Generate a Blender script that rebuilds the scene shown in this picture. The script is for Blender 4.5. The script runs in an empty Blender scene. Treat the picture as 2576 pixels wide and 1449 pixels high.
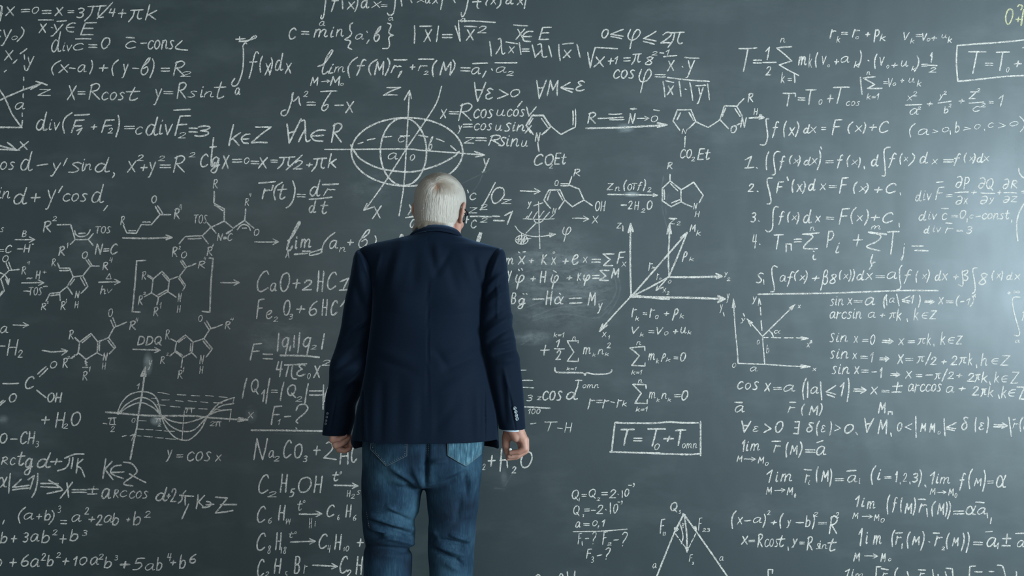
import bpy, bmesh, math, random
import numpy as np
from mathutils import Vector, Matrix
from mathutils.bvhtree import BVHTree
from mathutils import noise as mnoise

S = bpy.context.scene
COL = S.collection
rng = random.Random(7)

# ------------------------------------------------------------------ camera
FPX, CU, CV = 2528.0, 1288.0, 724.5
CAMY, CAMZ = -4.05, 1.37
cam = bpy.data.cameras.new('camera')
cam.sensor_width = 36.0
cam.lens = 36.0 * FPX / 2576.0
camo = bpy.data.objects.new('camera', cam)
camo.location = (0, CAMY, CAMZ)
camo.rotation_euler = (math.pi / 2, 0, 0)
COL.objects.link(camo)
S.camera = camo


def P(u, v, y=0.0):
    d = y - CAMY
    return Vector(((u - CU) * d / FPX, y, CAMZ - (v - CV) * d / FPX))


# ------------------------------------------------------------------ world, light, exposure
W = bpy.data.worlds.new('world')
S.world = W
W.use_nodes = True
W.node_tree.nodes['Background'].inputs[0].default_value = (0.80, 0.90, 1.0, 1)
W.node_tree.nodes['Background'].inputs[1].default_value = 0.16
S.view_settings.view_transform = 'Standard'
S.view_settings.look = 'None'
S.view_settings.gamma = 1
S.view_settings.exposure = 0.0
S.view_settings.use_curve_mapping = False


def area(name, loc, target, sx, sy, power, col):
    l = bpy.data.lights.new(name, 'AREA')
    l.shape = 'RECTANGLE'
    l.size, l.size_y, l.energy, l.color = sx, sy, power, col
    o = bpy.data.objects.new(name, l)
    o.location = loc
    o.rotation_euler = (Vector(target) - Vector(loc)).to_track_quat('-Z', 'Y').to_euler()
    COL.objects.link(o)
    return o


# daylight through the row of windows in the right wall, plus an added fill lamp at the far end
WX, WZ0, WZ1 = 5.0, 0.70, 2.50
WINS = [(-4.6, -2.7), (-6.9, -5.0), (-9.2, -7.3)]
for (y0, y1), pw in zip(WINS, (720, 400, 200)):
    area('window_daylight', (WX + 0.32, (y0 + y1) / 2, (WZ0 + WZ1) / 2), (0, (y0 + y1) / 2 + 1.2, 1.6), y1 - y0, WZ1 - WZ0, pw, (0.68, 0.89, 1.0))
area('far_end_fill', (-1.2, -10.0, 1.5), (0.0, 0.0, 1.0), 5.5, 2.4, 105, (0.84, 0.96, 1.0))  # added fill behind the camera, softens the man's shadow on the left


# ------------------------------------------------------------------ helpers
def new_mat(name, base=(0.5, 0.5, 0.5), rough=0.8, spec=0.3):
    m = bpy.data.materials.new(name)
    m.use_nodes = True
    b = m.node_tree.nodes['Principled BSDF']
    b.inputs['Base Color'].default_value = (*base, 1)
    b.inputs['Roughness'].default_value = rough
    b.inputs['Specular IOR Level'].default_value = spec
    return m, m.node_tree.nodes, m.node_tree.links, b


def nd(n, t, **kw):
    x = n.new(t)
    for k, v in kw.items():
        setattr(x, k, v)
    return x


def noise(n, l, scale, detail=4, vec=None, stretch=None, rough=0.5):
    tc = nd(n, 'ShaderNodeTexCoord')
    src = tc.outputs['Object']
    if stretch:
        mp = nd(n, 'ShaderNodeMapping')
        mp.inputs['Scale'].default_value = stretch
        l.new(src, mp.inputs['Vector'])
        src = mp.outputs[0]
    t = nd(n, 'ShaderNodeTexNoise')
    t.inputs['Scale'].default_value = scale
    t.inputs['Detail'].default_value = detail
    t.inputs['Roughness'].default_value = rough
    l.new(src, t.inputs['Vector'])
    return t.outputs['Fac']


def ramp(n, l, fac, stops):
    r = nd(n, 'ShaderNodeValToRGB')
    e = r.color_ramp.elements
    while len(e) < len(stops):
        e.new(0.5)
    for i, (p, c) in enumerate(stops):
        e[i].position = p
        e[i].color = (*c, 1) if len(c) == 3 else c
    l.new(fac, r.inputs[0])
    return r.outputs[0]


def mrange(n, l, fac, a, b, c, d):
    r = nd(n, 'ShaderNodeMapRange')
    for i, v in enumerate((a, b, c, d)):
        r.inputs[i + 1].default_value = v
    l.new(fac, r.inputs[0])
    return r.outputs[0]


def math_(n, l, op, a, b=None):
    r = nd(n, 'ShaderNodeMath', operation=op)
    for i, v in enumerate((a, b)):
        if v is None:
            continue
        if isinstance(v, (int, float)):
            r.inputs[i].default_value = v
        else:
            l.new(v, r.inputs[i])
    return r.outputs[0]


def bump(n, l, b, h, strength, dist=0.002):
    x = nd(n, 'ShaderNodeBump')
    x.inputs['Strength'].default_value = strength
    x.inputs['Distance'].default_value = dist
    l.new(h, x.inputs['Height'])
    l.new(x.outputs[0], b.inputs['Normal'])


def mixc(n, l, fac, a, b):
    r = nd(n, 'ShaderNodeMix', data_type='RGBA')
    if isinstance(fac, (int, float)):
        r.inputs[0].default_value = fac
    else:
        l.new(fac, r.inputs[0])
    for i, v in ((6, a), (7, b)):
        if isinstance(v, tuple):
            r.inputs[i].default_value = (*v, 1)
        else:
            l.new(v, r.inputs[i])
    return r.outputs[2]


def mesh_obj(name, verts, faces, mat=None, parent=None, smooth=True):
    me = bpy.data.meshes.new(name)
    me.from_pydata([tuple(v) for v in verts], [], faces)
    me.update()
    if smooth:
        me.polygons.foreach_set('use_smooth', [True] * len(me.polygons))
    if mat:
        me.materials.append(mat)
    o = bpy.data.objects.new(name, me)
    COL.objects.link(o)
    if parent:
        o.parent = parent
    return o


def tag(o, label=None, cat=None, group=None, kind=None):
    for k, v in (('label', label), ('category', cat), ('group', group), ('kind', kind)):
        if v:
            o[k] = v
    return o


def box(name, lo, hi, mat, parent=None):
    x0, y0, z0 = lo
    x1, y1, z1 = hi
    v = [(x0, y0, z0), (x1, y0, z0), (x1, y1, z0), (x0, y1, z0), (x0, y0, z1), (x1, y0, z1), (x1, y1, z1), (x0, y1, z1)]
    f = [(0, 3, 2, 1), (4, 5, 6, 7), (0, 1, 5, 4), (1, 2, 6, 5), (2, 3, 7, 6), (3, 0, 4, 7)]
    return mesh_obj(name, v, f, mat, parent, smooth=False)


# ------------------------------------------------------------------ room shell
m_wall, n, l, b = new_mat('painted_plaster', (0.26, 0.25, 0.24), 0.9, 0.2)
bump(n, l, b, noise(n, l, 90, 3), 0.15)
m_floor, n, l, b = new_mat('grey_floor', (0.16, 0.15, 0.14), 0.6, 0.3)
l.new(ramp(n, l, noise(n, l, 3, 6), [(0.3, (0.13, 0.12, 0.115)), (0.7, (0.19, 0.18, 0.165))]), b.inputs['Base Color'])
tag(box('wall_back', (-4.6, 0.03, 0), (5.0, 0.23, 3.3), m_wall), kind='structure')
tag(box('floor', (-5.0, -10.2, -0.1), (5.2, 0.23, 0), m_floor), kind='structure')


def boxes(name, bs, mat):
    vs, fs = [], []
    for lo, hi in bs:
        k = len(vs)
        x0, y0, z0 = lo
        x1, y1, z1 = hi
        vs += [(x0, y0, z0), (x1, y0, z0), (x1, y1, z0), (x0, y1, z0), (x0, y0, z1), (x1, y0, z1), (x1, y1, z1), (x0, y1, z1)]
        fs += [tuple(k + i for i in f) for f in ((0, 3, 2, 1), (4, 5, 6, 7), (0, 1, 5, 4), (1, 2, 6, 5), (2, 3, 7, 6), (3, 0, 4, 7))]
    return mesh_obj(name, vs, fs, mat, None, smooth=False)


ys = [-10.2] + [q for w_ in sorted(WINS) for q in w_] + [0.03]
bs = [((WX, -10.2, 0), (WX + .2, .03, WZ0)), ((WX, -10.2, WZ1), (WX + .2, .03, 3.3))]
bs += [((WX, ys[i], WZ0), (WX + .2, ys[i + 1], WZ1)) for i in range(0, len(ys), 2)]
tag(boxes('wall_right', bs, m_wall), kind='structure')
m_white, n, l, b = new_mat('ceiling_white', (0.40, 0.38, 0.36), 0.9, 0.2)
tag(box('wall_left', (-4.8, -10.2, 0), (-4.6, 0.03, 3.3), m_wall), kind='structure')
tag(box('ceiling', (-4.8, -10.2, 3.3), (5.2, 0.23, 3.45), m_white), kind='structure')
m_frame = new_mat('white_window_paint', (0.6, 0.6, 0.6), 0.4)[0]
for i, (y0, y1) in enumerate(WINS):
    x0, x1, t, zm, ym = WX + .06, WX + .13, .06, 1.62, (y0 + y1) / 2
    tag(boxes('window_%d' % (i + 1), [((x0, y0, WZ0), (x1, y1, WZ0 + t)), ((x0, y0, WZ1 - t), (x1, y1, WZ1)), ((x0, y0, WZ0), (x1, y0 + t, WZ1)),
                                      ((x0, y1 - t, WZ0), (x1, y1, WZ1)), ((x0, y0, zm), (x1, y1, zm + .10)), ((x0, ym - .04, WZ0), (x1, ym + .04, WZ1))], m_frame), kind='structure')

# ------------------------------------------------------------------ chalkboard
BD = -CAMY
m_board, n, l, b = new_mat('slate_paint', (0.042, 0.062, 0.066), 0.40, 0.75)
tc = nd(n, 'ShaderNodeTexCoord')
base = ramp(n, l, noise(n, l, 1.3, 5, rough=0.6), [(0.3, (0.0130, 0.0238, 0.0265)), (0.7, (0.0170, 0.0300, 0.0328))])
# thin chalk haze left by wiping
haze = mrange(n, l, noise(n, l, 2.2, 6, stretch=(1, 1, 2.6), rough=0.65), 0.5, 0.8, 0.0, 0.06)
base = mixc(n, l, haze, base, (0.55, 0.57, 0.56))
streak = noise(n, l, 9, 9, stretch=(1.0, 1, 2.0), rough=0.78)


def smudge(col, u, v, ru, rv, amt, lo=0.40, hi=0.72):
    p = P(u, v)
    mp = nd(n, 'ShaderNodeMapping')
    mp.inputs['Location'].default_value = (-p.x * BD_S / ru, 0, -p.z * BD_S / rv)
    mp.inputs['Scale'].default_value = (BD_S / ru, 0, BD_S / rv)
    l.new(tc.outputs['Object'], mp.inputs['Vector'])
    ln = nd(n, 'ShaderNodeVectorMath', operation='LENGTH')
    l.new(mp.outputs[0], ln.inputs[0])
    f = mrange(n, l, ln.outputs['Value'], 0.35, 1.0, 1.0, 0.0)
    g = mrange(n, l, streak, lo, hi, 0.0, amt)
    return mixc(n, l, math_(n, l, 'MULTIPLY', f, g), col, (0.6, 0.62, 0.61))


BD_S = FPX / BD
for a in ((1400, 735, 180, 125, 0.17), (1490, 690, 80, 65, 0.12), (1380, 650, 130, 30, 0.15), (1340, 850, 60, 22, 0.25), (1400, 600, 110, 60, 0.08),
          (700, 850, 95, 55, 0.14), (372, 915, 14, 34, 0.5, 0.3), (392, 1058, 16, 14, 0.6, 0.2), (632, 1042, 18, 26, 0.22),
          (1268, 1205, 10, 34, 0.14), (930, 470, 90, 60, 0.09), (210, 590, 60, 60, 0.08), (1572, 322, 26, 14, 0.35, 0.3), (1590, 489, 26, 8, 0.5, 0.2),
          (60, 1190, 120, 60, 0.09), (1690, 330, 260, 50, 0.04), (1290, 330, 60, 60, 0.06), (8, 1055, 16, 14, 0.3), (2180, 1090, 330, 60, 0.04)):
    base = smudge(base, *a)
l.new(base, b.inputs['Base Color'])
rg = mrange(n, l, noise(n, l, 3.5, 5), 0.3, 0.7, 0.44, 0.50)
l.new(rg, b.inputs['Roughness'])
# roller-painted surface: fine grain plus slow waviness and two paper seams
h1 = math_(n, l, 'MULTIPLY', noise(n, l, 420, 3), 0.10)
h2 = math_(n, l, 'MULTIPLY', noise(n, l, 3.2, 2, stretch=(1.6, 1, 0.9)), 2.6)
h = math_(n, l, 'ADD', h1, h2)
bump(n, l, b, h, 0.5, 0.0025)
b.inputs['Coat Weight'].default_value = 0.22
b.inputs['Coat Roughness'].default_value = 0.24
b.inputs['Coat IOR'].default_value = 1.4

root = bpy.data.objects.new('chalkboard', None)
COL.objects.link(root)
root.location = (0, 0, 0)
tag(root, 'dark green-grey chalkboard covered in white handwritten formulas and diagrams', 'chalkboard')
box('writing_surface', (-3.1, 0.0, 0.12), (3.1, 0.02, 3.1), m_board, root)

# ------------------------------------------------------------------ handwriting
G = {}
for line in '''
A 6|-.2,0 3,10 6,0|-1.2,4 5,4
B 5.5|-1,10 .4,0|~.9,9.8 3.8,10 5,8 3.6,5.6 1,5.2|~1,5.2 4,5 5.2,2.6 3.6,.4 .4,0
C 6.5|~6,8.4 4.8,10 2.4,8.8 .6,4.8 1,1 3,-.1 6.2,1.8
D 6|-1,10 .4,0|~.8,9.8 4,9.6 5.8,6 4.6,1.6 .4,0
E 5.5|-5.6,10 1.2,9.8 .3,.2 5.2,.3|-.8,5.3 4.8,5.5
F 5.2|-5.4,10 1.2,9.6 .2,0|-.8,5.2 4.4,5.5
H 5.8|-.9,10 .3,0|-5.6,10 5,0|-.5,5 5.4,5
K 5|-1,10 .3,0|-5,10 .8,4.6 5.2,0
M 7|-.2,0 1.4,10 3.4,3.5 6.2,10 6.6,0
N 6|-.3,0 1,10 4.6,0 6,10
O 6.4|~3.6,10 1.2,8.4 .4,4 1.8,.3 4.4,.8 6,5 5.2,9 3.4,10
0 5|~2.8,10 1.2,8.8 .4,4.6 1.3,.6 3,.4 4.6,4.6 4.2,9 2.6,10
P 5|-1,10 .3,0|~.8,9.4 3.6,10 5,7.8 3.4,5 .6,4.4
Q 6.6|~3.6,10 1.2,8.4 .4,5 1.6,1.6 4,1.6 5.8,5.4 5.2,9 3.4,10|-3.4,3 6.4,-.4
R 5.6|-1,9.8 .2,0|~.2,8.8 3,10.2 5,8.6 3.8,6 1,5|-1.4,5 5.6,0
S 5|~5,9 3.2,10 1.2,8.2 2.6,5.4 4.2,2.6 2.6,.2 .2,.6
T 6.5|-.2,9.8 6.6,10|-3.4,9.9 2.8,0
V 5|-.3,10 2.2,0 5.2,10
X 5.4|-.6,10 5,0|-5.4,10 .2,0
Z 6|-.8,9.8 6.2,10 .2,.2 5.8,.4
a 5.5|~5,5.4 3,6 1,4.5 .3,2 1.2,.3 3,1 4.5,3.5 5,5.6 4.7,2 5,.4 6.2,.8
b 5|-.8,10 .3,0|~.4,3 2,5.8 4.2,5.5 4.8,3 3.5,.5 1.5,0 .4,1
б 5|~5,10 3.6,9.4 1.6,6 .4,2.4 1.2,.2 3,.3 4.4,2.6 3.6,4.8 1.6,3.6|~5,10 4.4,8 2,5.4
c 4.5|~4.5,5 3.3,6 1.3,4.8 .4,2.3 1.3,.3 3,.2 4.6,1.3
d 5.5|~4.2,5.3 2.5,6 .8,4.3 .3,1.7 1.5,.2 3.3,1.3 4.4,4.5|~5.4,10 4.6,5 4.4,1.3 5.2,.2 6.4,.8
e 4.5|~.6,3 3,3.6 4.2,5 3.2,6 1.2,4.8 .4,2.2 1.5,.2 3.2,.3 4.6,1.6
f 4.5|~5,9.2 3.8,10 2.6,8 1.6,2 .4,-2.2|-.2,5.2 4.3,5.4
g 5|~4.4,5.3 2.6,6 .8,4.3 .6,2 2,.8 3.6,2.2 4.7,5.8 4.2,0 3,-3 1,-3.2 .4,-1.8 2.5,.2 5.5,1.5
h 5|-1,10 .3,0|~.5,3 2.3,5.8 3.9,5.4 3.8,2 4,.2 5,.6
i 2|~1,6 .6,2 .8,.2 2,.8|-1.3,8 1.45,8.5
j 2.5|~2,6 1.6,0 .2,-3 -1,-2.4 1.4,.2|-2.1,8 2.3,8.5
k 5|-1.2,10 .3,0|-4.6,6.2 .8,2.8|-1.6,3.4 4.8,0
m 8|~.9,6 .3,0|~.5,3 2.2,6 3.3,5.4 3,0|~3.2,3 5.2,6 6.6,5.3 6.3,1.5 6.9,.2 8,.8
n 5|~.9,6 .3,0|~.5,3 2.6,6 4,5.3 3.8,1.5 4.4,.2 5.4,.8
o 4.6|~2.6,6 .9,4.8 .3,2.2 1.4,.2 3.4,1 4.4,3.6 3.6,5.6 2.4,6
q 5|~4.2,8 2.6,8.6 .8,6.8 .6,4.4 2,3.4 3.6,5 4.4,8.4|-4.4,8.4 3,-2
r 4|-1,6 .2,-.6|~.5,3 1.6,5.4 2.4,4.6 3,5.2 4.2,5
s 4|~3.9,5.4 2.6,6 1.2,5 2.2,3.4 3.3,1.8 2.2,.2 .2,.3
t 4|~2.4,9 1.5,3 1.8,.4 3,.3 4,1.4|-.1,6 4.3,6.3
u 5|~.8,6 .4,1.8 1.4,.2 3,1.5 4,6|~4,6 3.8,1.5 4.4,.2 5.4,.9
v 4|-.3,6 1.8,0 4,6.2
x 4.5|-.5,6 4.4,0|-4.4,6.2 .2,-.2
y 4.6|-.6,6 2,2|~4.6,6.2 2.6,1 1,-3 0,-3.4
z 4|-.4,5.8 4,5.8 .2,.3 4.4,.2
1 3|-.3,6.8 2.4,10 1.8,0
2 5|~.6,7.6 1.8,9.8 4,9.6 4.4,7.4 2.4,3.4 .2,.4|-.2,.4 5.2,.5
3 4.6|~.6,9 2.6,10 4.4,8.4 3.2,6 1.6,5.4|~1.6,5.4 4,4.4 4.2,1.8 2.2,0 .2,.6
4 4.6|-1.4,10 .3,4.6 4.6,5|-4,10 3.4,0
5 4.6|-4.8,10 1.4,9.6 .9,5.6|~.9,5.6 3.4,6 4.2,3.6 2.6,.6 .2,.2
6 4.8|~4,10 1.8,7.4 .5,3.4 1.4,.4 3.6,.4 4.6,2.8 3.4,4.8 1.2,3.8 .6,2.6
8 4.4|~3.8,9 2.4,10 1,8.4 2.4,5.6 4,2.4 2.6,0 .6,1 1.4,4 3.4,6.6 4,9
9 4.4|~4.2,8.6 2.4,10 .6,7.8 1.6,5.4 3.4,6.2 4.4,9.2 3.8,3.6 2.2,.2 .4,.4
+ 5|-.4,4 5,4.2|-2.8,6.8 2.4,1.2
= 5|-.4,5 5,5.2|-.2,2.8 4.9,3
( 3|~3,11 1.2,8 .6,3.5 1.8,-1.5
) 3|~1,11 2.4,8 2.2,3.5 .4,-1.5
< 5|-5,7.5 .4,4 5,1
> 5|-.4,7.5 5,4 .4,1
≤ 5.4|-5,8.4 .5,4.6 5.4,3.2|-.8,3 5,1.4
⇒ 7|-.2,5.2 5.6,4.8|-.2,3 5.8,3|-4.2,7 7,4 4.4,1
? 4.4|~.4,8.4 1.8,10 4,9.2 3.4,6 1.6,3.6 1.4,2.4|-1.2,.2 1.4,.5
± 5|-.4,5.6 5,5.8|-2.8,8.4 2.6,2.6|-.4,1.4 5,1.5
π 5.6|-.2,6 6,6.5|~2,6.2 1.6,2 0,-1.4|~4.2,6.3 3.8,2 4.6,.4 5.6,.8
φ 5.4|~1,6.4 .4,3 1.6,.8 3.8,1.4 5.2,4.4 4.2,6.4 2.8,4.6 2.2,0 1.8,-4
ε 4|~3.8,5.2 2.4,6 1,5 2.6,3.4|~2.6,3.4 .8,2.2 .6,.6 2.2,0 4,.8
λ 5|~.6,9.4 2,9.8 2.6,7 3.6,1 4.6,0 5.6,.6|-2.8,5.4 .2,0
α 5.4|~5.6,6 3.8,1.6 2,.2 .5,1.6 1,4.6 2.6,5.9 3.8,4 4.6,.6 6,.3
β 5|~.2,-3.5 1.2,2 1.8,8 3.4,9.6 4.6,8 3.6,5.6 2.2,5.2|~2.2,5.2 4.4,4.6 4.6,1.6 2.8,.2 1.4,1.2
δ 4.8|~4.4,9.4 2.6,9.8 1.6,8.4 3.8,5.2 4.2,2.2 2.4,0 .6,1.8 1.2,4.6 3,5.4
ρ 5|~.3,-3 1.4,2 2,5.6 3.6,6.4 4.6,5 3.8,2.4 2,1.4
∀ 6|-.3,10 2.8,0 6,10|-1.4,6 4.8,6
∃ 5|-.4,10 4.6,10 4.4,0 .2,.2|-.8,5 4.4,5
∈ 4.6|~4.8,6 2.4,5.8 .6,3.4 1.6,.6 4.4,.1|-1,3 4.4,3.2
∞ 6|~3,3 1.6,4.4 .3,3 1.4,1.6 3,3 4.6,4.6 6,3.2 4.8,1.6 3,3
∂ 4.8|~1,9 3,9.6 4.4,7 3.8,2.4 2,.2 .5,1.6 1.2,4.2 3,4.8 4.2,4
Δ 5|-.3,.3 2.8,8 5,.4 .3,.3
~ 4|~.2,3 1.2,4.4 2.4,3.4 3.6,4.4
'''.strip().split('\n'):
    head, *sts = line.split('|')
    ch, wd = head.split(' ')
    G[ch] = (float(wd), [(s[0], [tuple(float(q) for q in p.split(',')) for p in s[1:].split(' ')]) for s in sts])


def smooth_pts(p, step=2.6):
    """Catmull-Rom through p, resampled evenly."""
    p = np.array(p, float)
    if len(p) < 3:
        return resample(p, step)
    q = np.vstack([2 * p[0] - p[1], p, 2 * p[-1] - p[-2]])
    out = []
    for i in range(1, len(q) - 2):
        a, b_, c, d = q[i - 1], q[i], q[i + 1], q[i + 2]
        for t in np.linspace(0, 1, 10, endpoint=False):
            out.append(0.5 * (2 * b_ + (c - a) * t + (2 * a - 5 * b_ + 4 * c - d) * t * t + (3 * b_ - a - 3 * c + d) * t ** 3))
    out.append(p[-1])
    return resample(np.array(out), step)


def resample(p, step):
    p = np.array(p, float)
    d = np.hypot(*np.diff(p, axis=0).T)
    s = np.concatenate([[0], np.cumsum(d)])
    if s[-1] < 1e-6:
        return p[:1]
    k = max(2, int(s[-1] / step) + 1)
    t = np.linspace(0, s[-1], k)
    return np.stack([np.interp(t, s, p[:, 0]), np.interp(t, s, p[:, 1])], 1)


class Chalk:
    """Collects chalk strokes (in board pixels) and builds one deposit mesh."""

    def __init__(self):
        self.v, self.f, self.k = [], [], 0

    def ribbon(self, p, w):
        w = w * 0.80
        if len(p) < 2:
            return
        t = np.gradient(p, axis=0)
        t /= np.maximum(np.hypot(t[:, 0], t[:, 1]), 1e-6)[:, None]
        p = p.copy()
        p[0] -= t[0] * w * 0.35
        p[-1] += t[-1] * w * 0.35
        nn = np.stack([-t[:, 1], t[:, 0]], 1)
        ww = w * 0.5 * np.array([rng.uniform(0.78, 1.12) for _ in p])
        ww[0] *= 0.75
        ww[-1] *= 0.7
        self.k += 1
        yy = -0.0004 - 0.00003 * (self.k % 12)
        i0 = len(self.v)
        for a, b_ in zip(p + nn * ww[:, None], p - nn * ww[:, None]):
            for q in (a, b_):
                c = P(q[0], q[1], 0)
                self.v.append((c.x, yy - 1.2e-6 * (len(self.v) - i0), c.z))
        for i in range(len(p) - 1):
            j = i0 + 2 * i
            self.f.append((j, j + 2, j + 3, j + 1))

    def poly(self, pts, w):
        for a, b_ in zip(pts[:-1], pts[1:]):
            a, b_ = np.array(a), np.array(b_)
            d = b_ - a
            L = np.hypot(*d)
            nrm = np.array([-d[1], d[0]]) / max(L, 1e-6)
            m = (a + b_) / 2 + nrm * rng.gauss(0, min(1.2, L * 0.012))
            self.ribbon(smooth_pts([a, m, b_], 3.0) if L > 9 else resample(np.array([a, b_]), 2.5), w)

    def text(self, s, x0, y0, x1, y1, w):
        if s == '=':
            q = min(w, 0.36 * (y1 - y0) + 0.4)
            t = rng.uniform(-.8, .8)
            self.poly([(x0, y0 + q / 2 + t * .5), (x1, y0 + q / 2 - t * .5)], q)
            self.poly([(x0, y1 - q / 2 + t * .5), (x1, y1 - q / 2 - t * .5)], q)
            return
        sl, cx, raw = 0.10, 0.0, []
        if s not in '1il(|)/+-':
            w = min(w, max(2.3, 0.27 * (x1 - x0) / max(1, len(s))))
        if s not in '=+≤⇒~':
            w = min(w, max(2.4, 0.19 * (y1 - y0)))
        for ch in s:
            if ch not in G:
                cx += 4
                continue
            wd, sts = G[ch]
            for kind, pts in sts:
                raw.append((kind, [(cx + x + sl * y + rng.uniform(-.12, .12), y + rng.uniform(-.12, .12)) for x, y in pts]))
            cx += wd + 1.2
        al = np.array([q for _, p in raw for q in p])
        lo, hi = al.min(0), al.max(0)
        sp = np.maximum(hi - lo, 0.4)
        h = w * 0.4
        x0, x1, y0, y1 = x0 + h, x1 - h, y0 + h, y1 - h
        for kind, pts in raw:
            q = [(x0 + (x - lo[0]) / sp[0] * (x1 - x0), y1 - (y - lo[1]) / sp[1] * (y1 - y0)) for x, y in pts]
            if kind == '~':
                self.ribbon(smooth_pts(q, 2.4), w)
            else:
                self.poly(q, w)


def chalk_mat(name, col, lo, hi, amin=0.16, amax=0.95):
    m, n, l, b = new_mat(name, col, 0.95, 0.1)
    g = noise(n, l, 520, 2, rough=0.6)
    g2 = noise(n, l, 45, 3, rough=0.6)
    g = math_(n, l, 'ADD', g, mrange(n, l, g2, 0.3, 0.7, -0.09, 0.07))
    a = mrange(n, l, g, lo, hi, amin, amax)
    tr = nd(n, 'ShaderNodeBsdfTransparent')
    mx = nd(n, 'ShaderNodeMixShader')
    l.new(a, mx.inputs[0])
    l.new(tr.outputs[0], mx.inputs[1])
    l.new(b.outputs[0], mx.inputs[2])
    l.new(mx.outputs[0], n['Material Output'].inputs['Surface'])
    return m


m_chalk = chalk_mat('white_chalk', (0.71, 0.635, 0.57), 0.36, 0.54)
m_yellow = chalk_mat('yellow_chalk', (0.68, 0.62, 0.36), 0.36, 0.56)
m_smear = chalk_mat('chalk_smear', (0.60, 0.60, 0.58), 0.42, 0.62, 0.0, 0.11)
KIND = {'f': 'formula', 'c': 'chemical_equation', 'm': 'molecule_drawing', 'r': 'reaction_arrow', 'g': 'diagram', 'y': 'yellow_formula', 'e': 'eraser_smear'}


def build_writing(data):
    cur, info, w = None, None, 4.6
    ox, oy, k = 0.0, 0.0, 1.0

    def flush():
        if cur and cur.v:
            o = mesh_obj(KIND[info[0]], cur.v, cur.f, {'y': m_yellow, 'e': m_smear}.get(info[0], m_chalk), root, smooth=False)
            if info[0] == 'y':
                o['label'] = 'yellow chalk writing'

    for line in data.strip().split('\n'):
        c = line[0]
        if c == '#':
            flush()
            info = line[1:].split('|')
            cur, w = Chalk(), 4.6
            continue
        if c == '@':
            ox, oy, k = (float(q) for q in line[1:].split())
            continue
        if c == 'w':
            w = float(line[2:])
            continue
        if c == 'b':
            p, s = line[2:].split('|', 1)
            x0, y0, x1, y1 = (float(q) for q in p.split())
            cur.text(s, ox + x0 / k, oy + y0 / k, ox + x1 / k, oy + y1 / k, w)
            continue
        pts = [tuple(float(r) for r in q.split(',')) for q in line[2:].split()]
        pts = [(ox + x / k, oy + y / k) for x, y in pts]
        if c == 'l':
            cur.poly(pts, w)
        elif c == 's':
            cur.ribbon(smooth_pts(pts), w)
        elif c == 'e':
            (cx, cy), (rx, ry) = pts
            rx, ry = (rx - ox), (ry - oy)
            q = [(cx + rx * math.cos(t), cy + ry * math.sin(t)) for t in np.linspace(-1.6, 4.75, 40)]
            cur.ribbon(smooth_pts(q), w)
        elif c == 'a':
            a, e = np.array(pts[-2]), np.array(pts[-1])
            w_, w = w, min(w, 2.2 + .05 * np.hypot(*(e - a)))
            cur.poly(pts, w)
            d = (e - a) / np.hypot(*(e - a))
            nn = np.array([-d[1], d[0]])
            L = min(14, np.hypot(*(e - a)) * 0.35)
            cur.poly([tuple(e - d * L + nn * L * .5), tuple(e), tuple(e - d * L - nn * L * .5)], w * .8)
            w = w_
    flush()


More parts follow.
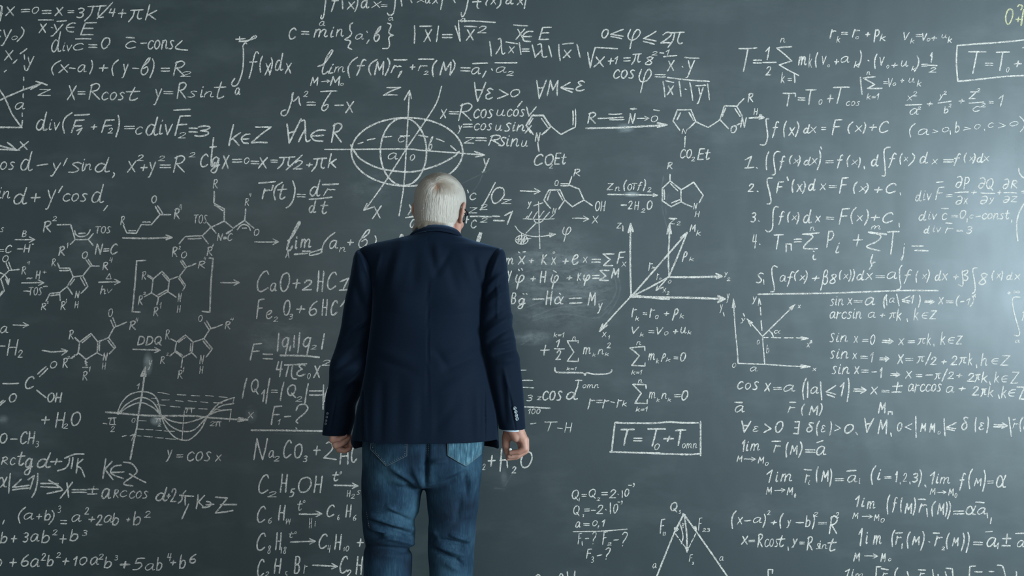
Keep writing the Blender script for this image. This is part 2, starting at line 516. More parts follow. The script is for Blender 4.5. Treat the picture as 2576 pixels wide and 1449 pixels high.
WRITING = '''
#f|gx = 0 formula cut by the left edge
@0 0 3.623
b -30 45 30 205|g
b 45 55 140 150|x
b 195 80 270 115|=
b 290 60 355 125|0
b 385 90 465 130|=
b 495 62 580 150|x
b 620 92 675 122|=
b 695 68 775 168|3
b 765 45 975 198|π
l 885,170 1028,22
b 990 75 1055 155|4
b 1075 80 1155 165|+
b 1165 82 1312 205|π
b 1320 35 1435 188|k
#f|x y belongs to E formula
l 350,182 485,182
b 350 210 430 305|x
l 468,250 482,254
l 520,195 605,188
b 460 215 580 335|y
b 600 205 695 298|∈
b 730 200 885 325|E
#f|div c = 0 formula
b 465 285 560 480|d
b 570 385 660 470|iv
b 665 390 765 460|c
l 690,355 830,355
b 810 400 885 440|=
b 920 338 1005 445|0
b 1140 370 1245 445|c
l 1150,342 1225,345
l 1285,395 1335,392
b 1345 360 1590 455|cons
s 1660,372 1600,430 1630,450 1710,457
#f|(x-a)+(y-b) formula
b 465 545 560 690|(
b 530 580 635 670|x
l 635,620 685,625
b 705 585 790 660|a
b 812 545 850 680|)
b 900 585 990 655|+
b 1015 540 1085 695|(
b 1105 580 1175 715|y
l 1210,622 1265,625
b 1280 520 1375 685|б
b 1360 530 1410 715|)
b 1470 615 1545 655|=
b 1575 550 1690 695|R
b 1640 650 1742 700|2
#f|y0 fragment at the left edge
l 4,275 8,280
l 2,330 6,336
b 5 265 110 420|y
b 105 325 160 365|0
b 150 240 225 385|)
#g|axes sketch at the left edge
b 35 455 125 555|x
l 120,580 155,545
l 185,490 245,445
b 230 510 315 650|y
l 222,500 225,540
l 222,600 228,635
l 217,705 217,735
l 215,785 213,815
l 213,855 212,890
l 203,1030 203,1060
l 205,1100 195,1160
l 40,655 58,640
w 5.5
l -20,922 45,890 205,822 390,755
l 330,742 430,775
l 380,760 280,815
l -10,810 45,890 110,1040 200,1165
l -10,1160 200,1162
w 4.6
b 135 930 230 1000|a
b 340 810 465 875|z
#g|x axis arrow at the left edge
w 5.5
l -10,1325 150,1365
l -10,1362 180,1368
l 70,1300 150,1368
b 160 1285 265 1370|x
#f|X = R cos t formula
b 608 775 703 915|X
b 712 828 775 865|=
b 805 755 915 912|R
b 925 835 1140 915|cos
b 1145 790 1280 918|t
#f|y = R sin t formula
b 1395 805 1480 960|y
b 1495 828 1575 860|=
@440 0 3.623
b 15 745 110 905|R
b 115 825 205 890|s
b 228 785 265 890|i
b 262 830 355 890|n
b 355 740 470 900|t
#f|div (F1 + F2) formula
@0 0 3.623
w 5.2
b 325 1015 435 1195|d
b 445 1085 550 1190|iv
b 565 1020 665 1220|(
b 645 1085 775 1215|F
l 680,1050 815,1042
l 700,1190 748,1168 710,1225
b 825 1130 890 1185|+
b 920 1085 1048 1215|F
b 980 1165 1030 1218|2
b 1050 1045 1095 1255|)
b 1135 1145 1225 1180|=
b 1232 1150 1305 1228|c
b 1325 1060 1445 1240|d
b 1450 1090 1578 1235|iv
@440 0 3.623
l -10,1005 140,998
b -5 1048 150 1240|F
b 25 1205 100 1262|2
b 130 1160 205 1212|=
b 175 1140 330 1250|3
#f|integral from a to infinity of f(x)dx
l 555,358 640,352
l 590,335 590,380
s 585,378 650,372 720,352 745,335 735,325 705,340 680,365 640,378 590,375
s 655,400 645,390 622,415 625,470 622,600 605,690 570,770 530,785 518,760 545,715
b 545 795 600 870|a
b 670 465 770 720|f
b 770 505 805 665|(
b 815 570 880 690|x
b 855 520 895 690|)
b 910 480 990 650|d
b 1000 570 1068 675|x
#f|c = min formula
b 1035 250 1110 360|c
b 1155 280 1220 320|=
b 1262 262 1395 345|m
b 1415 240 1455 345|i
b 1465 262 1540 338|n
s 1622,208 1600,225 1595,270 1612,300 1590,335 1548,360 1592,370 1600,390 1578,425 1590,440 1612,450
@880 0 3.623
b 48 305 130 362|a
l 155,285 160,295
l 175,365 155,395
b 215 235 290 380|б
s 345,212 375,225 365,265 355,290 368,312 398,322 368,330 355,350 362,400 350,438 300,442
#f|integral formula cut by the top edge
@440 0 3.623
s 1378,-60 1375,0 1368,60 1360,130 1345,170 1330,165 1335,140
b 1312 190 1372 240|a
b 1420 -60 1510 110|f
l 1525,-10 1530,80
b 1565 10 1645 90|x
s 1668,-20 1662,50 1640,105
@880 0 3.623
b 98 -50 180 80|d
b 195 10 290 75|x
b 285 40 340 65|=
s 418,-40 410,60 395,125 360,140 342,120
b 350 155 400 190|a
l 466,-10 475,55
l 550,-10 565,25
b 610 -20 690 25|x
b 685 -30 740 35|a
b 750 -30 815 40|x
s 848,-20 835,50 828,85
l 940,-10 960,25
s 1083,-30 1065,70 1040,140 1020,150 1015,115
b 1005 165 1060 205|a
s 1172,-20 1160,60 1175,78
l 1120,18 1195,15
s 1262,-10 1240,30 1245,50
b 1280 -20 1340 45|x
s 1378,-10 1370,45 1340,75
b 1415 -40 1495 42|d
b 1520 -20 1590 50|x
l 1607,-10 1590,78
#f|root of x squared formula
l 590,235 588,395
l 640,240 745,238
b 670 262 752 385|x
l 808,240 790,380
b 845 308 932 350|=
l 960,235 1005,375 990,190 1325,205
l 1045,240 1155,245
b 1055 265 1140 375|x
b 1160 235 1248 305|2
#f|x belongs to E formula
l 1495,228 1620,235
b 1508 258 1600 365|x
b 1570 280 1675 385|∈
@1300 0 3.2204
b 175 215 285 325|E
#f|lambda x modulus formula
@880 0 3.623
l 1275,378 1290,510
b 1325 345 1420 500|λ
l 1420,382 1530,400
b 1440 420 1505 490|x
l 1545,390 1560,495
b 1570 440 1635 475|=
@1300 0 3.2204
l 125,365 150,465
b 140 350 250 470|λ
l 258,370 282,460
l 340,360 352,492
l 372,358 460,350
b 370 400 445 475|x
l 488,360 512,465
#f|lim of f(M) r1 + r2 formula
@440 0 3.623
w 5
s 1305,605 1360,580 1420,500 1440,462 1425,460 1385,520 1350,620 1345,670 1370,672 1395,650
b 1395 580 1450 675|i
b 1450 605 1550 662|m
b 1230 700 1310 785|M
a 1335,745 1415,738
b 1410 690 1510 785|M
b 1505 755 1540 782|0
b 1570 515 1670 712|(
@880 0 3.623
b 55 535 155 695|f
b 165 535 255 690|(
b 220 555 315 690|M
b 315 525 370 695|)
l 405,545 520,545
b 370 590 475 670|r
l 455,660 475,650 440,705
b 545 585 600 640|+
l 625,540 765,540
b 618 590 710 650|r
b 670 645 718 685|2
b 745 545 800 705|(
b 815 560 930 690|M
b 905 540 965 690|)
b 1012 610 1095 655|=
b 1105 610 1195 680|a
l 1120,580 1255,575
l 1240,650 1210,705
l 1292,628 1300,640
b 1330 605 1430 665|a
l 1325,572 1522,572
b 1425 648 1495 690|2
#f|mu squared = b - x formula
@440 0 3.623
s 1080,845 1060,930 1030,1020 1000,1055 970,1045 975,1015 1010,1000
s 1070,850 1068,900 1080,922 1110,900 1130,880 1133,930 1145,960
b 1168 828 1215 885|2
b 1205 925 1280 965|=
l 1330,835 1475,830
s 1420,845 1370,920 1340,980 1345,1005 1370,1005 1395,975 1390,950 1360,965
l 1460,960 1535,958
b 1550 920 1635 1035|x
#f|k belongs to Z formula
w 5.4
b 485 1130 605 1335|k
b 600 1215 690 1315|∈
b 690 1150 885 1308|Z
#f|for all lambda in R formula
w 5.4
l 1022,1132 1042,1305 1150,1085
l 1030,1215 1100,1195
b 1120 1090 1240 1300|λ
b 1235 1180 1380 1295|∈
b 1420 1115 1530 1305|R
#g|ellipsoid diagram with three axes
@880 0 3.623
b 300 790 470 875|Z
l 497,910 545,825 562,900
@0 0 1
s 1030,230 1022,375 1016,465 1004,543
s 1111,217 1098,259 1070,304 1022,375 968,459 918,528
l 923,512 915,529 939,521
w 5.6
e 1024,382 140,86
e 1015,382 58,85
s 890,378 907,400 950,422 1000,431 1040,432 1085,421 1115,409 1143,393 1155,381
w 4.6
s 817,376 880,376 1022,375 1070,379 1219,390
l 1194,381 1219,390 1196,395
l 882,365 892,384
@880 0 3.623
l 75,1310 120,1297
l 160,1278 230,1262
l 305,1248 380,1243
l 460,1240 545,1238
b 437 1240 500 1298|c
l 625,1232 710,1248
l 790,1265 858,1290
l 918,1328 968,1372
b 345 1390 440 1455|a
b 715 1240 762 1372|б
@1000 360 3.623
b 112 100 160 160|0
b 765 135 840 270|y
@780 400 2.898
b 450 335 525 440|x
#f|x = R cos u cos v formula
@880 0 3.623
b 820 990 888 1085|x
b 905 1010 995 1045|=
b 985 935 1120 1105|R
b 1125 990 1310 1080|cos
b 1335 995 1420 1060|u
l 1530,975 1570,925
b 1430 990 1600 1065|cos
b 1605 968 1705 1065|v
#f|y = cos u sin v formula
b 980 1140 1025 1220|y
b 1035 1125 1115 1165|=
b 1130 1120 1300 1190|cos
b 1325 1135 1390 1195|u
b 1405 1115 1475 1200|s
b 1480 1110 1600 1200|in
b 1590 1140 1660 1220|x
#f|z = R sin u formula
b 1035 1250 1140 1310|z
b 1150 1250 1245 1290|=
b 1260 1225 1380 1330|R
b 1350 1245 1430 1335|s
b 1425 1230 1545 1340|in
b 1560 1280 1625 1340|u
#f|for all epsilon > 0 formula
b 1130 745 1245 930|∀
b 1235 800 1310 910|ε
b 1340 810 1450 905|>
b 1460 810 1550 885|0
#f|for all M below epsilon formula
@1300 0 3.2204
b 155 645 245 805|∀
b 240 645 340 780|M
l 432,668 358,708 460,722
l 358,712 450,748
b 475 650 555 742|ε
#f|0 below phi below 2 pi formula
b 683 232 745 312|0
b 755 232 868 320|≤
b 895 232 1005 400|φ
b 1020 248 1135 365|≤
b 1160 258 1255 355|2
b 1220 255 1362 388|π
#f|root of x + 1 formula
l 575,425 595,548 635,385 815,395
b 620 455 715 548|x
b 735 465 790 525|+
b 790 455 822 522|1
b 868 462 918 500|=
b 925 430 1015 528|π
b 1035 455 1110 530|8
b 1090 415 1140 450|2
l 1160,428 1190,430
b 1205 400 1240 450|1
l 1190,460 1295,450
b 1215 485 1280 580|x
l 1340,538 1346,545
l 1360,465 1475,472
b 1365 485 1445 635|y
#f|cos phi fraction formula
b 780 560 960 640|cos
b 985 555 1095 755|φ
b 1120 600 1205 628|=
l 1220,628 1560,660
l 1185,660 1200,785
l 1205,655 1270,668
b 1212 690 1275 775|x
l 1315,660 1330,780
l 1365,722 1375,726
l 1402,670 1425,812
l 1450,695 1530,690
b 1455 705 1515 845|y
l 1545,680 1560,808
#m|pyrrole ring with allyl chain
w 6
l 125,935 215,935 275,1025 205,1090
l 125,935 75,1015 135,1090
w 4.6
l 200,960 250,1030
l 130,960 98,1010
b 145 1070 195 1150|N
l 275,1020 358,1090 475,1030 475,885
l 455,900 455,1010
l 170,1155 180,1228
b 140 1245 300 1345|CO
b 260 1325 292 1365|2
b 300 1235 405 1335|Et
#r|nitrile oxide above a long arrow
b 570 905 645 1005|R
l 660,960 860,950
l 745,925 850,922
l 755,970 868,968
b 900 915 965 1005|N
a 975,960 1070,958
b 1085 935 1145 990|O
b 915 870 975 895|+
l 1110,890 1155,897
w 6
l 560,1040 1215,1012
l 1140,995 1215,1012 1140,1030
#m|two joined five-sided rings
l 1300,890 1410,888 1450,985 1390,1045
l 1395,912 1430,975
l 1300,890 1265,980 1320,1055
l 1325,915 1298,970
b 1335 1040 1385 1085|N
l 1365,1105 1360,1190
b 1322 1205 1420 1285|CO
b 1410 1270 1445 1308|2
b 1460 1200 1570 1298|Et
l 1450,985 1552,1032 1645,970
@1820 0 3.623
l -33,1090 7,965 120,968 170,1060
l 20,985 -10,1060
l 105,990 150,1060
l -33,1090 45,1172
b 62 1140 122 1215|O
l 122,1140 148,1128
b 150 1065 215 1165|N
l 120,968 185,900
b 218 845 275 935|R
#r|H2 arrow
b 272 985 315 1050|H
b 315 1040 355 1068|2
w 5.6
l 235,1075 365,1072
l 330,1050 368,1072 325,1085
#f|T = one half sum formula
b 135 430 310 655|T
b 272 540 345 582|=
b 380 425 425 550|1
l 360,570 478,568
b 380 605 435 690|2
l 622,425 485,438 622,555 508,592 685,688
b 515 345 565 390|n
b 520 655 560 760|k
b 588 710 620 740|=
l 645,680 650,752
b 678 510 760 600|m
b 775 485 808 620|k
b 832 475 865 620|(
b 895 508 940 590|v
b 945 585 970 615|0
b 1005 535 1055 590|+
b 1065 510 1150 572|a
b 1185 555 1240 620|k
b 1225 455 1262 610|)
l 1318,550 1325,555
b 1370 488 1405 632|(
@2096 0 3.623
b 420 515 470 600|v
b 483 590 510 625|0
b 528 570 592 620|+
b 615 550 685 610|u
b 710 600 755 650|k
b 735 505 785 658|)
b 805 580 860 608|=
b 880 475 908 575|1
l 862,595 945,598
b 868 615 940 662|2
#f|rk = r0 + pk formula near the top
@1820 0 3.623
b 965 265 1030 355|r
b 1028 325 1065 390|k
b 1075 290 1132 318|=
b 1168 262 1245 345|r
b 1200 330 1235 358|0
b 1290 290 1340 340|+
b 1365 265 1425 390|P
b 1420 305 1480 378|k
#f|Vk = V0 + uk formula near the top
@2096 0 3.623
b 638 290 698 368|V
b 700 345 742 398|k
b 755 310 808 338|=
b 808 300 858 375|V
b 850 345 885 378|0
b 890 325 948 372|+
b 985 310 1040 350|u
b 1040 328 1085 395|k
#f|sum = v0 + uk formula
l 248,705 262,858
l 380,700 275,712 378,770 312,805 445,805
b 302 650 340 685|n
b 302 848 420 910|k=1
b 458 740 495 768|=
b 500 710 545 795|V
b 540 752 575 782|0
b 610 715 648 755|+
b 685 708 745 755|u
b 760 725 805 790|k
#f|T = T0 + Tcos formula
@1820 0 3.623
l 540,850 655,850 655,880
l 600,850 580,965
b 680 885 742 918|=
b 745 812 850 960|T
b 865 905 902 955|0
b 940 860 1005 940|+
b 995 788 1152 948|T
b 1115 920 1245 965|cos
#f|boxed T = T0 formula cut by the right edge
@2096 0 3.623
w 5
l 1130,415 1400,395 1760,362
l 1130,415 1122,560 1135,742 1400,715 1760,688
b 1228 465 1398 675|T
b 1385 570 1455 602|=
b 1480 465 1612 650|T
b 1575 610 1605 660|0
b 1645 550 1720 615|+
l 1725,435 1780,430
#y|yellow 0 + at the upper right corner
b 1565 75 1640 222|0
b 1660 150 1715 205|+
s 1680,60 1700,42 1725,60 1710,90
w 6
l 1735,90 1712,230
#f|x2/a2 + y2/b2 + z2/c2 = 1 formula
w 4
b 668 870 725 920|x
b 722 832 765 878|2
l 655,958 808,952
b 695 985 780 1048|a
b 765 970 800 1000|2
b 850 925 912 970|+
b 960 858 1005 918|y
b 1000 828 1035 865|2
l 955,940 1075,922
b 1005 965 1050 1035|b
b 1045 945 1082 980|2
b 1140 900 1200 945|+
b 1232 832 1310 905|Z
b 1298 805 1342 842|2
l 1240,940 1372,930
b 1268 965 1340 1018|c
b 1340 940 1390 978|2
b 1420 920 1460 945|=
b 1505 862 1555 972|1
#f|integral f(x)dx = F(x) + C formula above the list
@1820 0 3.623
s 412,1082 388,1088 390,1130 402,1240 385,1310 360,1322 335,1318
b 440 1100 510 1260|f
b 542 1098 580 1255|(
b 590 1155 655 1240|x
b 648 1105 692 1252|)
b 725 1130 790 1222|d
b 780 1150 850 1215|x
b 892 1155 932 1188|=
b 985 1085 1085 1235|F
b 1128 1105 1185 1222|(
b 1195 1140 1265 1205|x
b 1265 1110 1300 1222|)
b 1325 1130 1400 1195|+
b 1418 1100 1510 1215|C
#f|(a > 0, b > 0, c > 0) formula
@2096 0 3.623
w 4
b 690 1120 752 1255|(
b 770 1170 875 1232|a
b 900 1178 958 1215|>
b 990 1158 1055 1205|0
l 1065,1190 1068,1225
b 1105 1105 1152 1210|b
b 1182 1155 1258 1190|>
b 1285 1130 1340 1178|0
l 1378,1178 1380,1190
b 1408 1115 1465 1165|c
b 1500 1115 1572 1170|>
b 1605 1105 1685 1150|0
s 1700,1062 1735,1100 1745,1130 1735,1165 1705,1200
#f|cos d - y' sin d formula
@0 360 3.623
b -75 165 138 245|cos
b 185 70 300 258|d
l 340,205 435,192
b 455 175 560 305|y
l 612,140 580,205
b 618 170 750 272|s
b 745 140 780 260|i
b 765 185 838 250|n
b 862 125 1003 270|d
s 1035,270 1045,285 1025,315
#f|x2 + y2 = R2 formula
b 1155 158 1245 272|x
b 1245 105 1310 165|2
b 1275 190 1348 258|+
b 1345 165 1425 318|y
b 1440 115 1505 165|2
b 1460 192 1555 230|=
b 1575 108 1690 272|R
@440 360 3.623
b 125 85 188 130|2
#f|ctg x = 0 formula
w 5
b 228 95 310 220|c
b 310 -55 385 215|t
b 325 120 415 275|g
b 425 105 500 240|x
w 8
b 525 140 610 180|=
w 5
b 628 130 680 190|0
b 695 158 765 195|=
b 755 125 850 235|x
b 875 150 935 180|=
b 930 118 1100 240|π
l 1160,110 1015,245
b 1075 155 1165 242|2
b 1195 175 1260 222|+
b 1240 130 1390 265|π
b 1390 90 1478 230|k
#f|sin d + y' cos d formula
@0 360 3.623
b -18 400 20 510|i
b 18 435 95 510|n
b 122 400 250 562|d
b 278 455 372 540|+
b 410 420 515 608|y
l 570,395 535,450
b 570 455 800 535|cos
b 832 370 950 550|d
l 980,570 945,615
#f|r'(t) = dr/dt formula
@440 360 3.623
w 5
l 765,365 915,350
b 790 410 875 515|r
l 895,385 882,430
b 895 350 985 525|(
b 930 375 1025 515|t
s 1075,345 1095,420 1080,510 1050,565 1015,590
b 1115 460 1188 498|=
b 1225 330 1330 490|d
l 1345,378 1490,372
b 1350 410 1465 485|r
l 1225,512 1432,492
b 1218 520 1290 640|d
b 1325 525 1400 650|t
#r|B over minus H arrow at the left edge
@0 360 3.623
b 0 765 40 812|S
b 198 795 245 858|B
a 140,880 318,880
b 0 965 35 992|=
b 50 925 112 1005|C
l 160,965 205,965
b 212 920 280 1000|H
b 288 912 312 930|+
#m|R2 R1 Tos isocyanide structure
b 390 705 470 815|R
b 475 665 520 712|2
l 522,745 645,742 685,880 805,878 850,825
l 805,878 850,932
l 685,880 642,922
s 682,798 690,830 720,850 770,848 805,825 822,790
l 718,825 775,820
b 870 755 1015 825|TOS
b 862 912 1078 1018|N=C
b 530 935 595 1030|R
b 608 905 625 960|1
#m|R chain with carbonyl and R4
b 1095 662 1140 750|R
l 1125,750 1155,818 1242,822 1288,742 1378,745 1460,652 1555,652
l 1172,798 1238,798
l 1300,720 1370,720
l 1460,652 1415,575
l 1485,645 1437,572
b 1378 475 1432 550|O
b 1582 590 1640 695|R
b 1635 558 1660 610|4
#r|long arrow under the R chain
w 5.6
l 1120,865 1565,860
l 1515,838 1568,860 1515,880
#m|branched structure with Tos and N=C
@440 360 3.623
b 345 325 392 415|R
l 358,440 355,545 450,600 450,710 325,770
l 362,565 435,615
l 450,710 530,775 635,705 720,775
l 635,705 645,600
b 635 500 678 572|R
b 675 455 698 490|4
s 570,788 600,752 635,742 670,758 690,795
l 615,775 655,775
b 718 780 770 845|O
b 172 650 298 735|TOS
l 295,725 375,820
l 325,770 250,845 305,918
l 38,918 95,852 248,845
l 120,872 238,868
b 382 820 440 892|N
l 445,860 470,858
l 445,872 470,870
b 480 818 528 895|C
w 6
l 470,825 522,792
w 4.6
b 288 940 345 1030|R
l 350,920 342,945
@0 360 3.623
b 1565 940 1620 1038|R
b 1625 935 1650 970|2
#r|short arrow right of the branched structure
@440 360 3.623
a 728,900 945,900
#f|heavy lim (an + b formula
w 6
s 1030,890 1070,850 1130,750 1140,718 1125,725 1080,810 1040,900 1022,970 1050,975 1070,940
b 1092 850 1120 970|i
b 1140 870 1245 960|m
l 1090,1015 1205,1005
l 1165,985 1235,985
w 4.6
s 1340,965 1280,985 1232,1000 1228,1022 1260,1020 1330,1000 1342,985
b 1005 980 1045 1050|A
s 1458,815 1400,860 1355,920 1332,1000
b 1405 880 1490 965|a
b 1495 945 1560 995|n
b 1570 875 1632 935|+
@780 400 2.898
b 350 510 440 650|б
s 475,560 483,590 475,615
w 7
s 655,578 668,550 682,575
w 13
l 1242,545 1222,605
#m|ketone fragment with curved arrow at the left edge
@0 360 3.623
b 20 1020 80 1085|O
l 55,1090 85,1160
l 80,1085 105,1150
l 85,1160 175,1152
b 195 1120 240 1200|R
b 248 1075 275 1110|4
l 85,1160 -5,1250
s -5,1180 40,1200 68,1240 75,1290
l 52,1240 75,1290 85,1238
l 8,1240 40,1345 -5,1400
l 22,1350 0,1380
#r|H plus over minus Tos arrow
b 240 1222 298 1242|~
b 322 1160 372 1240|H
b 388 1162 425 1192|+
a 198,1275 400,1272
l 220,1348 270,1350
b 262 1310 390 1390|TOS
l 398,1308 432,1305
#m|pyrrole with vinyl groups and R4 ketone
b 468 1048 510 1125|R
l 528,1095 545,1140 635,1140 668,1220 755,1210 825,1122 905,1120
l 545,1162 638,1160
l 825,1122 785,1065
l 842,1118 805,1062
b 745 985 802 1055|O
b 932 1080 988 1160|R
b 995 1042 1028 1090|4
l 755,1210 802,1305 740,1368
l 735,1225 775,1300
l 668,1220 612,1308 660,1378
l 680,1240 640,1295
b 680 1345 730 1415|N
l 612,1308 545,1362 455,1370 420,1440
l 465,1390 545,1380
l 545,1362 550,1435
@0 680 3.623
b 372 295 425 365|R
b 425 278 445 305|2
b 550 278 600 365|R
b 598 258 612 300|1
b 678 280 720 348|H
#r|delta over hv arrow
@0 360 3.623
a 900,1268 1095,1265
b 962 1185 1018 1242|Δ
b 910 1295 968 1380|h
b 975 1325 1028 1370|v
#m|bracketed indole structure
@0 0 1
l 367,655 344,656
w 5.5
l 344,656 333,784 352,785
l 526,649 536,650 528,785 509,783
w 4.6
@0 680 3.623
b 1290 5 1335 88|R
w 8
l 1350,50 1395,80
w 4.6
l 1395,80 1478,10 1545,85 1530,195 1445,245 1380,205 1395,80
l 1480,35 1535,98
l 1520,180 1440,225
l 1545,85 1635,55 1692,135 1665,185
l 1630,75 1675,140
l 1530,195 1605,245
b 1618 205 1658 290|N
b 1610 318 1650 388|H
b 1255 225 1305 320|R
b 1300 195 1335 225|2
l 1380,205 1315,242
l 1445,245 1430,315
b 1395 328 1445 420|R
b 1455 290 1475 350|1
@440 360 3.623
l 42,1215 105,1130 190,1098
l 50,1075 90,1135
l 65,1065 108,1130
b 55 985 112 1050|O
b 208 1070 280 1145|R
b 262 1035 285 1070|4
#r|short arrow after the bracket
@440 680 3.623
a 418,112 588,112
#c|CaO + 2HCl equation
w 5
b 748 0 862 200|C
b 865 110 932 195|a
b 955 15 1050 195|O
b 1070 75 1148 168|+
b 1155 85 1250 185|2
b 1290 0 1365 200|H
b 1388 10 1480 180|C
b 1500 65 1590 180|1
l 1500,182 1580,176
#c|Fe2O3 + 6HCl equation
w 5
b 738 255 820 445|F
b 828 360 890 445|e
b 895 422 940 470|2
b 985 265 1055 412|O
b 1035 395 1080 450|3
b 1105 318 1190 392|+
b 1218 275 1302 415|6
b 1335 258 1395 418|H
b 1420 270 1488 415|C
l 1552,272 1510,330
#c|a with a short arrow at the left edge
@0 680 3.623
b 0 505 78 575|a
a 120,498 260,500
#c|H2 at the left edge
l -5,690 45,690
b 60 625 172 780|H
b 160 725 208 798|2
#m|indole structure with hatched bonds
l 385,730 470,745 615,735
l 560,715 615,735 565,772
b 625 540 675 632|R
w 6
l 685,615 725,655
w 4.6
l 725,655 830,575 890,650 885,750 785,812 712,750 725,655
l 750,660 825,598
l 908,655 905,735
l 890,650 990,612 1055,700 998,760
l 985,640 1035,705
l 885,750 930,775
b 935 748 985 828|N
b 928 840 968 905|H
l 990,612 1042,520 1155,472
l 1035,515 1010,455
l 1058,512 1028,432
b 985 345 1030 425|O
b 1175 455 1240 545|R
b 1235 430 1262 475|4
b 568 795 620 892|R
b 608 780 640 808|2
s 645,800 662,800 660,785 680,788 678,770 698,772 712,752
s 785,815 775,830 795,838 775,850 795,858 785,870
l 755,885 800,885
b 752 915 800 1005|R
b 808 875 828 925|1
#r|DDQ arrow
b 1248 595 1475 690|DDQ
a 1210,720 1460,728
#m|indole structure right of the DDQ arrow
b 1505 535 1548 632|R
l 1558,625 1610,652
b 1458 780 1505 855|R
b 1515 748 1538 780|2
l 1550,780 1594,745
@440 680 3.623
l 15,655 95,590 165,655 155,750 70,795 0,740 15,655
l 35,655 95,612
l 145,665 140,740
l 10,735 70,775
l 165,655 265,622 342,715 285,790
l 258,645 320,718
l 155,750 198,795
b 222 770 270 855|N
b 220 870 262 945|H
l 265,622 320,535 432,495
l 310,540 270,475
l 330,530 290,462
b 212 405 255 470|O
b 452 460 510 540|R
b 502 432 538 465|4
l 70,795 58,885
b 22 905 72 990|R
b 70 878 88 930|1
#c|carboxylic acid group
@0 680 3.623
w 5
l 28,1032 170,1030
b 228 962 318 1085|C
l 345,945 420,878
l 362,968 435,895
b 455 825 522 895|O
l 335,1092 420,1160
b 430 1110 570 1208|OH
#c|=O at the left edge
b 80 1118 155 1205|O
l -5,1212 30,1185
l -5,1234 48,1190
#c|+ H2O under the acid group
w 5
b 375 1325 455 1405|+
b 500 1290 600 1440|H
b 575 1395 620 1445|2
b 645 1285 740 1418|O
#c|O-CH3 at the left edge
@0 1049 3.623
w 5
b -5 142 70 242|O
l 98,202 155,202
b 185 128 325 250|CH
b 322 215 358 278|3
#g|cosine graph with three curves
@0 0 1
w 6
s 266,1037 297,1039 349,1044 406,1046 480,1046 522,1050 578,1054 623,1056
l 366,924 356,1000 344,1077 328,1155
l 355,946 365,926 367,946 355,946
l 360,944 364,930
l 600,1051 622,1056 599,1060
w 4.6
s 295,1041 306,1014 326,993 357,985 385,992 398,1011 406,1046 418,1075 440,1100 462,1107 480,1104 505,1080 522,1048 545,1020 565,1008 590,1000
s 297,1042 320,1016 355,1000 385,1012 406,1045 430,1072 460,1085 490,1080 522,1048 555,1022 588,1015
s 297,1042 325,1022 355,1013 385,1025 406,1045 432,1059 462,1064 490,1058 522,1046 550,1034 582,1030
w 3
l 397,987 426,992
l 446,992 468,994
l 446,993 466,994
l 481,995 503,996
l 517,995 538,997
l 551,998 572,1000
l 381,1002 396,1003
l 407,1006 426,1006
l 442,1008 462,1010
l 473,1008 495,1010
l 505,1011 523,1013
l 537,1013 559,1014
l 395,1018 417,1020
l 428,1022 453,1024
l 466,1026 490,1027
l 500,1028 522,1029
l 535,1030 555,1031
l 349,1058 368,1059
l 345,1079 362,1080
l 367,1080 385,1081
l 392,1082 407,1083
l 413,1084 439,1085
l 345,1096 355,1097
l 362,1097 384,1099
l 391,1101 411,1102
l 417,1103 442,1105
l 589,1000 586,1015
l 582,1030 577,1061
l 464,1033 458,1106
w 4
l 260,1065 269,1066
l 273,1052 292,1051
l 279,1052 276,1065
l 287,1051 288,1065
l 276,1068 291,1068
b 277 1072 289 1087|2
b 331 1051 341 1064|0
l 391,1053 407,1052
l 396,1053 394,1062
l 402,1052 403,1062
b 396 1065 406 1073|2
l 466,1029 490,1027
l 472,1029 469,1038
l 482,1028 482,1038
b 527 1059 540 1072|2
l 541,1062 556,1061
l 546,1062 543,1072
l 552,1061 553,1072
b 622 1036 639 1054|x
b 371 905 384 931|y
b 344 964 352 980|1
l 308,1098 318,1095
b 326 1090 341 1109|1
#f|y = cos x formula
@0 1049 3.623
b 1508 295 1575 410|y
l 1615,345 1665,343
l 1612,365 1665,363
@440 1049 3.623
b 108 310 335 405|cos
b 365 340 428 408|x
#f|F = q1 q2 over 4 pi e0 x2 formula
@440 680 3.623
w 5
b 680 660 798 825|F
b 805 755 890 815|=
l 948,575 935,738
b 975 605 1045 790|q
l 1055,690 1045,735
l 1090,595 1085,700
l 1138,570 1120,752
b 1165 605 1245 790|q
b 1235 680 1292 722|2
l 1362,578 1338,718
w 6
l 960,775 1315,792
w 5
b 918 825 985 975|4
l 1000,862 1200,852
l 1040,860 1012,970
s 1075,860 1062,940 1075,985 1110,990
b 1105 850 1195 970|ε
b 1205 935 1238 992|0
b 1258 865 1330 985|x
b 1335 815 1418 870|2
#f|Q1 = Q2 modulus formula
w 5
l 655,985 615,1165
b 690 985 765 1135|Q
b 785 1085 825 1205|1
l 865,985 830,1215
b 880 1085 935 1120|=
l 995,1020 962,1185
b 1020 1035 1105 1165|Q
b 1098 1150 1160 1198|2
l 1215,1035 1185,1212
b 1228 1090 1340 1145|=
l 1355,1045 1350,1265
s 1400,1065 1372,1130 1365,1195
#f|F1 question above a long underline
w 5
b 872 1230 980 1412|F
b 935 1355 965 1410|1
l 1000,1335 1055,1330
s 1105,1275 1130,1230 1185,1222 1212,1255 1185,1300 1130,1345 1105,1375 1120,1392
l 1104,1436 1112,1445
@440 1049 3.623
w 6
l 697,120 1345,128 1420,130
#c|Na2CO3 + 2HCl equation
w 5
b 712 190 850 395|N
b 852 300 912 375|a
b 900 355 955 405|2
b 988 205 1068 378|C
b 1085 238 1165 375|O
b 1165 350 1212 412|3
b 1258 258 1330 352|+
s 1380,240 1410,228 1435,250 1430,300 1360,370
l 1355,372 1470,388
l 1515,320 1505,430
l 1575,315 1575,430
l 1510,360 1580,355
b 1605 240 1668 420|C
